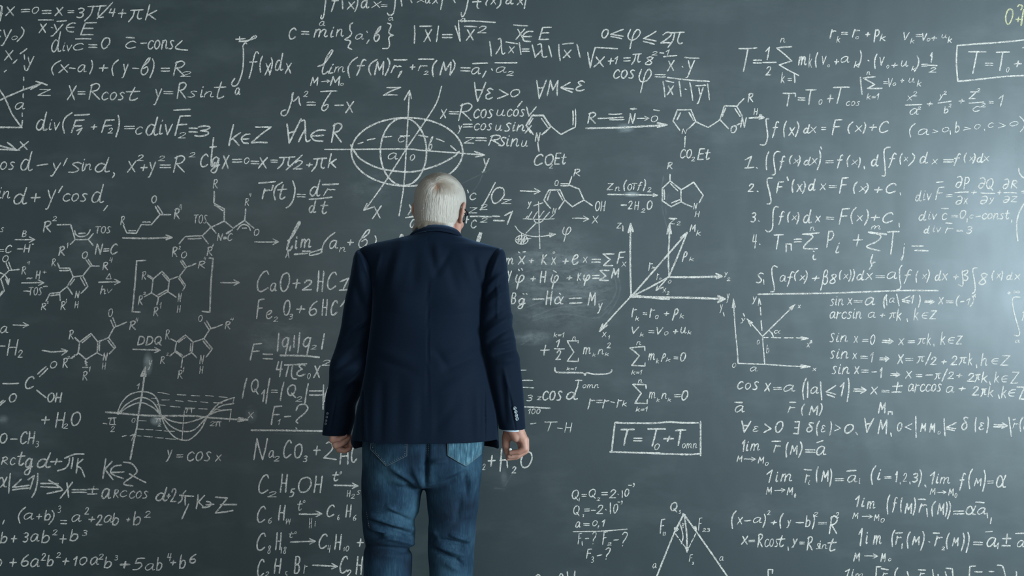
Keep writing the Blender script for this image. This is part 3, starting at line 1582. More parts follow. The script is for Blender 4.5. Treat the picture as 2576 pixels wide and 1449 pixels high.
#c|+ H2O beside the hand holding chalk
@1180 1049 3.623
w 5
b 118 425 150 485|2
b 168 345 245 455|+
l 297,292 282,495
l 345,340 350,460
l 282,395 350,392
b 385 450 430 515|2
b 465 310 578 465|O
#c|C2H5OH equation
@440 1049 3.623
w 5
b 762 520 860 702|C
b 842 678 928 732|2
b 955 515 1032 692|H
b 1040 648 1098 732|5
b 1120 540 1248 690|O
b 1262 532 1350 695|H
b 1432 495 1500 588|t
b 1502 492 1522 525|0
a 1452,622 1668,628
b 1565 665 1602 732|H
b 1602 700 1640 745|2
b 1655 665 1692 710|S
l 1706,660 1706,690
#c|C6H14 equation
w 5
b 748 808 832 968|C
b 848 915 885 970|6
b 938 798 1012 945|H
b 1008 922 1025 978|1
b 1025 925 1055 982|4
b 1115 760 1165 855|t
b 1165 755 1190 785|0
a 1135,885 1338,882
b 1220 918 1252 1015|H
b 1272 948 1285 1000|i
b 1382 795 1460 915|C
b 1478 888 1502 940|6
b 1552 795 1612 918|H
b 1622 890 1655 945|6
#c|C8H18 equation
w 5
b 745 1052 832 1222|C
b 842 1168 878 1248|8
b 912 1048 975 1215|H
b 962 1185 978 1245|1
b 985 1180 1018 1248|8
b 1035 1045 1085 1102|t
b 1088 1040 1110 1068|0
a 1055,1140 1280,1132
b 1310 1060 1395 1205|C
b 1390 1165 1420 1240|4
b 1450 1065 1525 1215|H
b 1535 1185 1550 1225|1
b 1555 1172 1588 1225|0
b 1655 1105 1722 1185|+
#c|C2H5Br equation
w 5
b 750 1290 820 1460|C
b 818 1408 860 1455|2
b 900 1285 975 1430|H
b 1000 1405 1030 1470|5
b 1082 1265 1145 1432|B
b 1170 1345 1212 1430|r
w 7
a 1255,1350 1480,1362
w 5
b 1502 1262 1580 1430|C
b 1560 1390 1610 1460|2
b 1645 1265 1718 1440|H
#f|arcctg d + pi K formula
@0 1049 3.623
w 5.2
b 8 358 75 438|R
b 90 365 145 440|c
b 155 312 235 445|t
b 218 370 305 530|g
b 335 320 468 468|d
b 455 375 570 440|+
s 590,375 680,340 765,338
s 635,375 625,430 590,470 525,490
l 665,370 650,468
l 712,380 695,510
s 755,385 700,440 740,470 772,545
#f|K belongs to Z formula with swash 2
w 5.2
l 965,380 938,560
l 1022,405 955,475 1030,570
s 1105,440 1040,450 1008,495 1040,530 1125,560
l 1010,505 1130,500
s 1125,410 1200,425 1250,490 1210,540 1140,590 1135,615 1210,628
l 1180,518 1330,598
#f|x = plus minus arccos d formula
w 5.2
b -30 540 72 645|α
l 95,515 80,692
l 195,565 115,640 265,622
l 115,665 270,648
b 250 525 320 665|1
s 345,515 340,600 320,680 292,730
l 372,605 530,608
l 372,635 540,642
l 445,575 555,645 570,668 430,698
l 610,600 625,730
l 660,595 550,740
b 658 655 790 695|=
b 790 625 900 708|±
b 922 645 1015 748|a
b 1030 655 1085 740|R
b 1092 665 1160 730|c
b 1175 670 1355 745|cos
b 1415 635 1530 770|d
b 1515 695 1560 745|+
b 1548 650 1610 778|2
@440 1049 3.623
l 45,712 170,722
l 100,672 75,700
s 70,715 60,760 30,785
l 95,720 95,800
l 125,795 65,928
l 212,710 195,835
l 270,715 215,775 270,825
s 290,770 320,775 325,800 300,820 250,825
l 285,800 355,795
l 370,730 478,738 370,875 528,852
l 415,800 562,798
#f|(a + b) cubed formula
@0 1049 3.623
l 40,940 25,975
b 162 815 240 975|(
b 215 870 312 938|a
b 330 880 385 935|+
b 400 845 465 945|b
b 440 845 500 985|)
b 525 805 560 875|3
b 555 935 608 980|=
b 650 885 745 958|a
b 768 822 812 890|2
b 805 905 870 960|+
b 872 890 935 990|2
b 945 890 1032 965|a
b 1020 870 1085 990|b
b 1148 915 1192 955|+
b 1210 855 1285 990|b
b 1312 855 1375 920|2
#f|3ab2 + b3 formula
b 0 1045 68 1155|b
b 98 1075 160 1145|+
b 205 1048 265 1145|3
b 275 1058 362 1138|a
b 375 1028 455 1152|b
b 475 1025 525 1078|2
b 540 1068 612 1155|+
b 632 1020 715 1135|b
b 748 1028 800 1085|3
#f|6a2b2 + 10a2b3 formula
b -45 1250 20 1370|b
b 85 1285 155 1368|+
b 190 1250 265 1362|6
b 275 1285 365 1370|a
b 370 1240 420 1312|2
b 425 1255 490 1362|b
b 510 1232 555 1285|2
b 565 1280 635 1352|+
b 668 1265 710 1360|1
b 722 1272 795 1350|0
b 820 1270 905 1352|a
b 895 1245 945 1300|2
b 945 1270 1022 1380|b
b 1042 1258 1080 1308|3
w 6
b 1090 1310 1190 1382|+
w 4.6
b 1205 1280 1325 1398|5
b 1320 1330 1415 1400|a
b 1422 1275 1480 1402|b
b 1522 1240 1565 1315|4
b 1550 1300 1608 1355|+
b 1632 1250 1695 1385|b
@440 1049 3.623
b 130 1245 198 1335|6
#f|c over 0z fraction right of the head
@1000 360 3.623
b 655 450 720 520|c
l 638,430 645,452
l 890,360 755,610
w 5
b 850 395 975 550|0
b 945 510 1040 555|z
#f|z2 over c2 = 1 formula right of the head
w 5
b 645 585 730 640|z
b 745 555 820 610|2
l 665,668 855,672
l 865,665 930,668
b 665 695 725 778|c
b 750 680 820 725|2
l 875,705 970,708
b 970 615 1055 745|1
b 605 660 655 735|+
#f|x over a fraction left of the head
w 5
b 90 555 165 660|x
l 75,680 170,665
b 110 690 180 775|a
#r|short arrow before the OH structure
w 6
a 1120,435 1298,440
#m|pyrrole fused to a ring with OH
l 1380,428 1480,425 1525,520 1470,600
l 1460,440 1505,520
l 1380,428 1335,520 1395,595
l 1392,445 1365,520
b 1410 590 1450 645|N
b 1430 335 1468 392|O
l 1488,370 1562,370
l 1488,388 1562,388
l 1588,305 1562,380 1655,418 1700,520 1595,580 1525,520
b 1600 232 1668 305|R
l 1700,520 1775,570
@1440 360 3.623
b 205 525 305 622|OH
#r|Zn(OTf)2 arrow
b 310 362 378 430|Z
b 385 395 435 440|n
b 462 332 500 440|(
b 500 370 545 432|O
b 540 362 592 430|T
b 590 350 640 435|f
b 640 325 672 440|)
b 680 400 720 448|2
l 322,468 775,475
l 735,462 775,475 735,488
l 445,565 490,565
b 502 525 548 605|2
b 562 528 610 612|H
b 622 595 665 635|2
b 675 520 732 608|O
#m|indoline structure with R on top
b 860 170 915 240|R
l 890,285 890,345
l 890,345 990,425 990,535 900,580 818,525 818,415 890,345
l 895,370 960,435
l 980,515 905,545
l 835,425 838,512
l 990,425 1105,355 1192,475 1155,545
l 990,535 1088,580
b 1100 545 1140 605|N
b 1112 618 1162 675|H
#g|pendulum sketch with hatched ball
@1000 360 3.623
w 3.4
b 1180 530 1222 600|y
l 1240,572 1325,545
l 1285,535 1298,960
l 1145,690 1430,690
l 1185,690 1225,625
l 1235,690 1275,625
l 1290,680 1335,620
l 1335,688 1385,630
l 1385,690 1425,650
l 1165,690 1185,665
s 1240,690 1255,720 1285,728 1320,710 1335,688
l 1262,730 1170,822
s 1072,755 1110,805 1180,840 1290,852 1440,830
l 1385,820 1440,830 1390,855 1385,820
b 1500 760 1585 900|φ
e 1132,882 57,40
l 1085,900 1110,850 1100,910 1135,848 1120,918 1160,850 1145,912 1180,865
l 1130,825 1130,925
l 1080,880 1215,870
@1440 360 3.623
a 0,685 150,692
b 175 660 240 735|x
#f|m x + K x + c x equation
@1240 620 3.2204
b 100 90 170 150|m
b 200 72 265 150|x
l 208,45 218,52
l 245,45 262,42
b 290 95 335 138|+
b 388 62 440 150|K
b 470 82 515 150|x
b 482 40 505 60|o
b 562 95 615 145|+
b 638 60 695 150|e
b 725 82 768 135|x
b 800 98 870 135|=
l 980,60 892,60 950,105 895,155 970,155
b 1000 38 1075 145|F
b 1040 122 1082 165|x
#f|J phi + H phi equation
b 110 195 155 305|y
b 178 225 258 350|φ
l 208,185 213,195
l 232,180 240,192
b 302 240 350 285|+
b 378 195 435 298|H
b 465 225 535 350|φ
l 490,195 512,210
b 595 235 645 275|+
b 680 212 718 280|K
b 728 225 790 320|φ
b 808 228 860 265|=
l 940,195 868,195 915,240 862,272 935,275
b 955 175 1025 260|M
#f|B beta - H alpha = My equation
b 145 372 190 470|B
b 198 415 265 508|g
l 245,383 252,386
l 270,383 277,386
l 325,428 412,425
b 425 355 485 478|H
b 495 402 575 470|α
l 540,380 548,388
l 618,422 715,418
l 622,460 720,455
b 765 368 835 480|M
b 842 455 890 545|y
#g|nested axes with vectors to Mk
@1440 360 3.623
w 6
l 535,1405 530,735
l 508,815 530,735 552,805
w 4.6
b 400 725 450 778|Z
l 458,755 460,800
w 5.4
l 880,1215 875,1000 885,740
l 862,828 885,740 900,825
w 4.2
l 880,685 950,688
b 880 690 935 740|z
b 945 712 985 750|2
b 1065 740 1125 810|M
b 1125 790 1172 845|k
w 5.6
l 535,1400 1045,815
l 985,865 1045,815 1015,890
l 880,1215 1020,880
w 4.6
b 995 985 1050 1085|ρ
b 1060 1035 1108 1078|k
b 690 1085 735 1165|r
b 720 1120 755 1148|k
w 5.4
l 535,1400 870,1225
w 4.2
b 765 1185 795 1250|r
b 790 1225 812 1245|0
b 870 1245 902 1280|0
l 865,1230 765,1340
l 775,1300 762,1342 830,1312
b 820 1320 855 1365|x
b 855 1350 885 1385|2
w 6.5
l 870,1222 1360,1215
l 1310,1190 1362,1215 1312,1232
w 4.4
b 1380 1175 1415 1225|y
b 1405 1225 1440 1258|2
@1440 680 3.623
w 7
l 525,240 1385,260
l 575,232 880,262
l 1325,235 1388,260 1325,290
w 5
l 535,235 245,555
l 275,490 250,555 320,500
w 4.2
b 1400 210 1432 300|y
b 1338 310 1372 390|y
l 1375,385 1382,415
b 268 560 312 610|x
b 325 590 342 632|1
#f|rk = r0 + pk formula under the axes
b 535 340 592 430|r
b 570 415 608 460|k
b 645 382 678 408|=
b 700 345 755 435|r
b 752 405 785 445|0
b 832 372 885 418|+
b 905 345 970 460|ρ
b 975 390 1018 440|k
#f|Vk = V0 + uk formula under the axes
b 538 510 610 580|V
b 612 565 652 605|k
b 695 545 742 575|=
b 765 515 830 588|V
b 835 555 875 592|0
b 915 535 965 582|+
b 982 515 1042 578|u
b 1045 545 1085 585|k
#f|sum of mk pk = 0 formula
l 660,730 658,695 525,708 610,778 540,865 660,872 662,845
b 580 645 628 682|n
b 688 755 755 822|m
b 760 800 790 850|k
b 805 755 855 835|ρ
b 850 795 895 835|k
b 925 785 960 812|=
b 980 745 1035 830|0
b 535 905 638 952|k=1
#f|sum of mk rk = 0 formula
l 672,1078 668,1042 550,1040 628,1120 570,1212 680,1215 682,1180
b 595 992 640 1030|n
b 695 1105 760 1170|m
b 765 1160 795 1200|k
b 808 1115 865 1175|n
b 865 1160 900 1198|k
b 930 1128 985 1158|=
b 992 1090 1055 1185|0
b 575 1240 688 1290|k=1
#f|one half sum of mk nk squared formula with brace
@1240 620 3.2204
w 4
b 382 795 460 885|+
b 510 750 545 818|1
l 498,828 578,830
b 505 840 552 920|2
b 490 695 580 738|k=1
l 690,780 690,765 602,765 655,855 602,928 692,930 692,905
b 640 728 675 758|n
b 728 815 795 875|m
b 805 860 832 892|k
b 848 830 900 878|n
b 905 855 938 888|k
b 920 778 955 825|2
b 595 975 678 1005|k=1
w 5
s 502,982 505,1010 530,1020 650,1022 730,1025 745,1045 760,1025 830,1035 930,1030 962,1010 962,1000
w 4
b 665 1080 725 1155|T
b 725 1115 860 1150|omn
#f|32 cos d fraction beside the sleeve
w 3.4
l 215,1002 270,1002
l 230,1065 232,1110
l 240,1085 320,1085
l 235,1140 330,1145
b 270 1200 325 1255|3
b 355 1215 395 1245|z
w 5
b 400 1165 565 1250|cos
b 590 1135 690 1245|d
l 230,1298 460,1310
w 3.4
b 285 1312 385 1360|100
#f|faint r = r - rk formula
w 3.6
b 765 1230 830 1320|r
b 840 1240 885 1270|=
b 885 1235 945 1315|r
l 955,1258 985,1265
b 998 1235 1050 1308|r
b 1045 1245 1085 1298|k
#f|faint T - H beside the cuff
@1180 1049 3.623
w 3
b 685 40 808 132|T
l 805,100 850,105
b 868 48 942 142|H
l 560,62 610,55
#f|boxed T = T0 + T formula
w 5.6
l 1330,50 1300,318
l 1285,318 1739,328
b 1378 105 1512 265|T
b 1500 185 1575 225|=
@1600 1049 3.623
l -190,50 0,55 300,45 565,52
l 588,40 588,350
l 588,335 400,340 100,328
b 100 100 275 270|T
b 165 240 215 300|0
b 245 168 348 228|+
b 352 110 460 265|T
w 4.6
b 418 238 558 288|omn
#f|Q1 = Q2 = 2 10 power -9 list
@1180 1049 3.623
w 3.6
b 935 660 1000 765|Q
b 998 735 1010 772|1
b 1028 700 1070 728|=
b 1088 652 1155 745|Q
b 1162 730 1195 765|2
b 1208 680 1262 715|=
b 1275 660 1340 742|2
l 1356,702 1362,708
l 1395,670 1395,735
b 1415 652 1460 725|0
l 1455,622 1480,622
b 1488 598 1512 640|9
b 948 802 1008 905|Q
b 1030 880 1050 915|3
b 1052 832 1098 862|=
l 1115,850 1150,850
b 1158 800 1222 885|2
l 1245,842 1250,848
l 1288,782 1288,880
b 1312 790 1358 878|0
l 1355,775 1375,775
b 1380 758 1402 798|9
b 968 950 1018 1010|a
b 1045 965 1095 992|=
b 1122 940 1170 995|0
l 1182,990 1175,1012
b 1208 932 1242 1002|1
l 948,1045 1440,1022
b 988 1055 1032 1162|F
l 1030,1135 1032,1170
l 1060,1108 1090,1106
b 1122 1045 1162 1160|?
b 1212 1042 1265 1165|F
b 1255 1142 1300 1172|2
l 1320,1122 1362,1118
b 1392 1045 1448 1180|?
b 1065 1198 1122 1292|F
b 1110 1270 1140 1330|3
l 1168,1265 1210,1255
b 1242 1188 1292 1300|?
#c|writing cut by the bottom edge
s 820,1455 840,1425 860,1455
l 895,1410 900,1460
l 965,1405 960,1460
s 612,1450 630,1435 648,1450
#g|force triangle diagram
@1600 1049 3.623
b 310 772 378 872|Q
b 388 845 410 885|3
w 5.4
l 435,885 350,1050 190,1449 180,1480
l 435,885 550,1045 830,1449 850,1480
l 440,890 465,1230
w 9
l 356,1012 362,1035 378,1022
l 525,1008 540,1003 545,1028
l 455,1195 470,1192 464,1218
l 430,888 440,892
w 3.8
l 360,1065 385,1100
l 395,1115 420,1150
l 428,1160 455,1190
l 545,1060 530,1095
l 522,1108 505,1140
l 498,1155 485,1185
s 395,965 420,1040 428,1100 412,1155
b 412 965 440 1015|B
w 4.4
b 215 925 268 1065|F
b 240 1045 275 1082|13
b 565 915 605 1038|F
b 602 1012 678 1048|23
b 480 1250 520 1320|F
b 508 1318 530 1348|3
b 150 1330 190 1380|a
b 758 1268 800 1312|a
#f|bracket at the bottom edge
l 1205,1455 1205,1390 1245,1390 1242,1425
#f|list line 1 integral formula
@1820 360 3.623
b 192 115 262 228|1
l 195,228 275,220
l 300,225 308,228
b 382 75 418 248|(
s 515,80 485,78 460,110 460,180 472,260 465,285 445,290
b 505 112 565 250|f
b 595 105 632 195|(
b 635 140 695 190|x
b 672 110 705 215|)
b 728 120 798 208|d
b 798 135 858 195|x
b 848 60 890 250|)
l 885,35 895,55
b 932 155 1000 185|=
b 1030 100 1095 235|f
b 1120 105 1160 220|(
b 1165 150 1225 200|x
b 1222 125 1252 230|)
l 1282,212 1285,235
b 1342 100 1415 215|d
s 1518,38 1480,45 1462,80 1470,200 1475,280 1465,300 1445,298
b 1500 85 1580 228|f
@2096 360 3.623
b 602 85 638 200|(
b 640 125 685 168|x
b 680 88 748 212|)
b 785 75 865 190|d
b 895 142 955 195|x
b 1005 145 1095 178|=
b 1095 90 1165 210|f
b 1188 85 1220 185|(
b 1238 120 1280 165|x
b 1265 90 1300 188|)
b 1305 90 1370 182|d
b 1365 115 1425 168|x
#f|list line 2 integral formula
@1820 360 3.623
w 5
b 218 368 278 448|2
l 308,438 314,442
s 445,318 405,322 398,360 420,450 432,520 425,550 398,555
b 478 345 552 460|F
l 580,310 590,340
b 618 325 650 455|(
b 662 370 720 450|x
b 712 345 752 465|)
b 768 322 842 438|d
b 875 365 938 432|x
b 962 382 1028 412|=
b 1050 308 1142 462|F
b 1178 348 1225 465|(
b 1232 390 1305 448|x
b 1282 360 1325 465|)
b 1370 395 1452 455|+
b 1478 360 1578 462|C
l 1610,455 1614,472
#f|list line 3 integral formula
b 245 630 300 725|3
l 320,708 326,712
s 498,582 470,582 452,630 448,760 430,800 400,808 385,795
b 498 615 560 748|f
b 578 622 612 725|(
b 620 655 672 705|x
b 660 628 692 742|)
b 722 600 805 735|d
b 832 660 888 725|x
b 935 670 1005 698|=
b 1048 590 1155 745|F
b 1155 580 1215 740|(
b 1208 655 1272 715|x
b 1278 600 1325 755|)
b 1340 650 1428 710|+
b 1450 628 1550 732|C
l 1600,730 1602,765
#f|list line 4 sum formula
b 262 830 305 962|4
l 328,920 332,925
b 455 828 550 972|T
l 570,990 570,918 618,920 618,975
b 645 868 710 908|=
l 720,830 870,818
s 725,830 790,835 815,855 780,890 738,935 740,962 855,962
b 785 760 835 802|n
s 822,1020 815,1045 825,1062 842,1058
l 820,985 826,988
b 935 795 1010 955|P
b 1020 905 1062 1008|i
b 1175 828 1270 942|+
w 6
l 1322,812 1485,832
w 4.6
s 1325,815 1420,835 1432,860 1390,900 1310,935 1320,955 1425,982
b 1342 750 1435 790|m
s 1358,1018 1340,1090 1380,1085
s 1345,1092 1350,1115 1328,1150
b 1490 800 1608 1025|T
b 1612 912 1655 1070|j
@2096 360 3.623
l 718,938 822,938
l 745,978 865,982
#f|list line 5 integral formula with underline
@1820 360 3.623
w 4.2
b 292 1178 370 1278|S
l 365,1245 368,1285
s 490,1130 460,1118 440,1150 445,1220 462,1310 460,1350 430,1355
b 510 1200 575 1265|a
b 575 1165 648 1312|f
b 642 1155 690 1260|(
b 690 1200 748 1255|x
b 728 1158 768 1285|)
b 802 1205 880 1258|+
b 880 1150 955 1345|β
b 962 1190 1035 1285|8
b 1052 1155 1080 1250|(
b 1090 1190 1140 1240|x
b 1135 1150 1168 1265|)
b 1165 1145 1198 1265|)
b 1210 1155 1285 1255|d
b 1290 1180 1362 1250|x
b 1388 1205 1470 1230|=
b 1485 1170 1585 1240|a
s 1625,1115 1605,1150 1605,1230 1615,1300 1605,1330 1580,1335
b 1640 1148 1720 1285|f
@2096 360 3.623
b 748 1158 780 1275|(
b 805 1190 855 1240|x
b 845 1150 882 1275|)
b 922 1160 985 1258|d
b 985 1185 1045 1255|x
b 1092 1195 1145 1245|+
s 1175,1165 1180,1295 1140,1290
s 1175,1170 1225,1160 1215,1190 1190,1200 1225,1220 1215,1250 1185,1248
s 1310,1138 1280,1140 1272,1170 1290,1280 1290,1350 1265,1372
b 1272 1378 1300 1402|a
b 1322 1180 1408 1295|8
b 1440 1160 1470 1255|(
b 1485 1185 1530 1235|x
b 1525 1160 1548 1255|)
b 1575 1170 1635 1250|d
b 1645 1190 1708 1248|x
w 5
s -685,1378 0,1366 585,1345 955,1345
#f|div F partial derivatives formula
w 4
l 942,358 1000,352
b 745 430 808 535|d
b 818 430 900 525|iv
b 928 395 1015 520|F
b 1030 465 1082 495|=
b 1112 298 1180 412|∂
b 1185 305 1245 425|P
l 1110,452 1230,445
b 1112 478 1180 565|∂
b 1185 498 1230 558|x
b 1255 430 1310 470|+
b 1318 310 1390 418|∂
b 1390 318 1460 435|Q
l 1345,455 1472,458
b 1335 478 1410 560|∂
b 1415 495 1468 560|y
b 1495 430 1535 470|+
b 1540 322 1605 422|∂
b 1615 335 1680 415|R
l 1555,452 1670,455
b 1545 480 1610 548|∂
b 1615 482 1680 540|z
l 1715,440 1745,438
l 1718,455 1745,455
#f|div c = 0, c - const formula
w 4
l 988,595 1048,597
b 775 615 850 710|d
b 865 625 948 700|iv
b 988 635 1040 702|c
b 1078 655 1135 678|=
b 1150 608 1210 690|0
l 1222,690 1218,720
b 1240 650 1280 688|c
l 1302,672 1340,665
b 1352 610 1610 698|const
l 1625,700 1625,720
#f|div r = 3 formula
w 4
l 1025,728 1082,732
b 822 752 880 828|d
b 905 750 985 815|iv
b 1015 768 1095 825|r
b 1125 790 1180 808|=
b 1210 755 1270 828|3
#g|curved strokes at the right edge
s 1745,540 1700,620 1675,700 1672,800 1682,890
s 1690,230 1695,270 1720,305 1750,322
#g|rotated axes sketch with angle alpha
@1820 700 3.623
w 4.2
l 132,775 110,500 90,190
l 80,268 92,200 108,262
l 132,775 400,785 790,805
l 705,790 790,805 705,818
l 375,780 355,540
l 350,475 342,385
l 340,335 335,265
l 318,245 325,185 340,240
l 355,530 215,370
l 248,435 222,378 265,405
l 355,530 650,240
l 600,270 640,245 620,290
b 675 240 705 275|x
l 360,540 405,540
l 438,540 520,543
l 555,543 635,543
l 665,543 770,548
l 705,535 772,548 710,562
s 420,480 440,500 455,535
b 458 470 520 505|α
b 755 585 790 632|x
l 792,570 795,590
l 802,568 804,588
b 302 560 330 605|0
b 388 605 418 685|b
b 240 805 310 850|a
b 78 770 115 815|0
b 808 815 848 848|x
b 255 165 305 240|y
b 152 360 200 412|y
l 180,320 190,345
#f|sin x = a formula
w 4.2
b 968 160 1095 252|sin
b 1125 180 1175 245|x
b 1188 200 1265 222|=
b 1285 170 1385 248|a
@2096 700 3.623
w 6
b 450 145 495 278|(
w 4.2
l 482,165 488,245
b 508 175 565 225|a
l 578,145 600,252
b 622 155 705 232|≤
b 705 150 740 235|1
b 770 150 798 268|)
b 828 190 925 240|⇒
b 955 170 1008 240|x
b 1030 200 1092 228|=
b 1115 152 1155 258|(
l 1160,215 1190,210
b 1210 180 1250 245|1
b 1240 155 1285 265|)
b 1275 140 1300 180|x
#f|arcsin a + pi k formula
@1820 700 3.623
w 4.2
b 965 275 1260 378|arcsin
b 1315 305 1388 362|a
b 1425 318 1475 358|+
b 1505 310 1575 375|π
b 1572 275 1625 388|k
l 1672,370 1676,395
@2096 700 3.623
b 730 268 778 385|k
b 805 310 870 370|∈
b 875 290 948 375|Z
#f|sin x = 0 formula
@1820 700 3.623
w 4.2
b 965 495 1015 585|S
b 1025 495 1135 585|in
b 1185 525 1228 590|x
b 1265 552 1318 580|=
b 1335 510 1382 605|0
b 1440 545 1550 605|⇒
@2096 700 3.623
b 590 545 648 612|x
b 680 565 742 592|=
b 765 545 845 610|π
b 850 500 892 612|k
l 915,600 918,618
b 975 485 1022 608|k
b 1045 535 1110 598|∈
b 1115 520 1182 605|Z
#f|sin x = 1 formula
@1820 700 3.623
w 4.2
b 968 655 1018 735|S
b 1028 640 1140 738|in
b 1172 678 1220 740|x
b 1250 705 1312 735|=
b 1335 672 1370 768|1
b 1418 705 1515 765|⇒
@2096 700 3.623
b 580 690 645 785|x
b 660 725 725 755|=
b 758 705 838 778|π
l 890,678 840,790
b 880 715 942 792|2
b 980 740 1040 785|+
b 1065 705 1130 795|2
b 1140 715 1222 795|π
b 1225 680 1270 795|k
l 1305,790 1308,815
w 3.6
b 1342 680 1405 800|h
b 1440 728 1510 785|∈
b 1520 700 1615 798|Z
#f|sin x = -1 formula
@1820 700 3.623
w 4.2
b 985 795 1035 875|S
b 1045 780 1150 878|in
b 1188 800 1240 875|x
b 1258 830 1320 862|=
l 1350,855 1395,852
b 1422 810 1450 912|1
b 1518 850 1612 905|⇒
@2096 700 3.623
b 655 842 720 915|x
b 755 872 808 902|=
l 845,882 905,880
b 918 860 985 930|π
l 1040,828 990,940
b 1040 850 1100 920|2
b 1120 865 1180 910|+
b 1215 862 1285 945|2
b 1285 870 1345 950|π
b 1345 848 1408 955|k
l 1425,945 1432,970
w 3.6
b 1465 850 1510 955|k
b 1530 885 1595 950|∈
b 1612 850 1698 962|Z
#f|cos x = a formula
@1820 700 3.623
w 4.6
b 125 935 185 1015|C
b 195 950 250 1015|O
b 262 935 325 1020|S
b 368 950 435 1035|X
b 458 990 530 1018|=
b 545 968 655 1035|a
b 715 905 760 1110|(
l 768,945 765,1085
b 790 985 870 1055|a
l 885,945 895,1108
b 930 970 1030 1090|≤
b 1058 945 1105 1078|1
b 1120 905 1150 1130|)
b 1178 985 1305 1055|⇒
@2096 700 3.623
b 335 985 408 1062|x
b 442 1015 510 1042|=
b 528 942 635 1045|±
b 680 958 990 1042|arccos
b 1025 980 1105 1045|a
b 1140 985 1210 1030|+
b 1260 982 1328 1070|2
b 1338 1000 1405 1085|π
b 1405 980 1462 1085|k
l 1505,1065 1515,1095
b 1528 978 1580 1095|k
b 1595 1010 1665 1080|∈
l 1675,990 1745,992 1695,1100 1760,1105
#f|a with overline
@1820 700 3.623
l 105,1130 172,1132
b 102 1155 195 1225|a
#f|r(M) with overline
l 605,1130 658,1130
b 582 1165 655 1230|r
b 705 1140 745 1255|(
b 775 1160 865 1250|M
b 865 1135 905 1255|)
#f|M0 alone
b 1405 1128 1480 1235|M
l 1500,1242 1502,1218 1535,1215 1538,1240
#f|for all epsilon there exists delta formula
b 160 1295 255 1410|∀
b 265 1345 320 1400|ε
b 362 1322 440 1412|>
b 468 1298 545 1408|0
b 630 1300 698 1425|∃
b 752 1310 825 1408|δ
b 842 1295 880 1440|(
b 885 1335 930 1405|ε
b 962 1300 990 1435|)
b 1008 1332 1072 1395|>
b 1098 1325 1185 1415|0
l 1205,1405 1220,1425
@2096 700 3.623
b 280 1270 375 1410|∀
b 402 1285 495 1425|M
l 525,1410 530,1440
b 580 1310 630 1395|0
b 650 1320 722 1385|<
l 752,1260 755,1449
b 790 1318 848 1400|M
b 872 1318 930 1410|M
b 950 1390 978 1425|0
l 1010,1278 1018,1435
b 1025 1310 1125 1395|≤
b 1165 1260 1232 1388|δ
b 1288 1265 1310 1405|(
b 1325 1310 1378 1385|ε
b 1392 1258 1420 1415|)
b 1455 1310 1592 1375|⇒
l 1600,1268 1622,1440
l 1640,1290 1660,1285
b 1630 1315 1690 1370|r
b 1695 1260 1735 1400|(
b 1730 1300 1780 1380|M
#f|improper integral at the right edge
w 4
l 1590,135 1612,133
l 1600,125 1602,145
b 1635 112 1700 138|∞
s 1700,172 1650,172 1632,200 1645,300 1680,430 1698,500 1685,525 1650,520
b 1655 560 1702 590|a
b 1715 260 1765 390|f
#f|lim r(M) = a formula
@1600 1049 3.623
b 962 205 998 318|1
b 1000 220 1030 315|i
b 1038 240 1130 310|m
b 915 350 970 412|M
a 985,382 1090,385
b 1108 360 1168 425|M
b 1175 410 1208 445|0
l 1240,222 1318,220
b 1250 250 1320 325|r
b 1360 225 1392 372|(
b 1400 255 1475 345|M
b 1475 220 1518 372|)
b 1545 292 1630 328|=
b 1640 260 1735 352|a
l 1650,232 1702,215
#f|lim ri(M) = ai formula
@1880 1180 5.3857
b 255 5 345 190|1
b 380 35 420 180|i
b 445 60 608 175|m
b 248 240 335 348|M
a 368,292 512,282
b 530 245 620 355|M
b 632 325 660 390|0
l 770,5 868,12
b 775 65 850 190|r
b 820 150 850 215|i
b 925 -40 970 190|(
b 995 15 1105 175|M
b 1105 -10 1150 245|)
b 1190 120 1305 165|=
l 1350,28 1470,18
b 1350 75 1490 185|a
b 1508 120 1530 208|i
@2096 1049 3.623
b 340 438 395 620|(
b 400 475 438 578|i
b 468 538 528 562|=
b 562 490 590 595|1
l 610,598 612,608
b 632 510 672 590|2
l 698,595 700,608
b 715 508 778 598|3
b 770 475 810 640|)
l 835,620 845,638
#f|lim f(M) = alpha formula
b 880 495 930 615|1
b 935 515 965 610|i
b 968 545 1068 612|m
b 878 648 932 710|M
a 948,688 1028,685
b 1045 650 1100 722|M
b 1105 690 1130 738|0
b 1145 505 1210 675|f
b 1228 468 1275 660|(
b 1280 555 1352 632|M
b 1355 480 1392 685|)
b 1405 578 1460 608|=
b 1482 525 1578 645|α
#f|lim of f(M) r1(M) formula
b 198 712 245 825|1
b 255 735 290 822|i
b 305 765 385 840|m
b 172 870 230 930|M
a 265,905 358,908
b 368 885 420 950|M
b 430 920 468 962|0
b 485 705 522 890|(
b 535 725 590 872|f
b 608 730 635 872|(
b 648 780 722 885|M
b 722 730 755 900|)
l 775,750 840,752
b 775 785 855 875|r
l 852,835 858,908
b 892 762 938 912|(
b 945 785 1015 895|M
b 1015 770 1045 915|)
b 1035 765 1075 935|)
b 1098 850 1192 890|=
b 1205 805 1305 895|α
l 1298,775 1375,782
b 1310 822 1400 890|a
l 1402,875 1406,918
l 1440,920 1432,970
#f|lim of r1(M) r2(M) formula
b 228 1010 270 1180|1
b 295 1045 318 1160|i
b 360 1075 442 1165|m
b 180 1235 245 1318|M
a 288,1265 405,1268
b 428 1240 478 1322|M
b 498 1285 530 1315|0
b 528 1025 568 1185|(
l 572,1058 630,1055
b 562 1080 625 1165|r
l 630,1155 625,1198
b 668 1040 708 1200|(
b 715 1085 790 1172|M
b 790 1038 835 1220|)
l 870,1135 880,1140
l 912,1058 965,1058
b 918 1080 1000 1180|r
b 982 1180 1018 1215|2
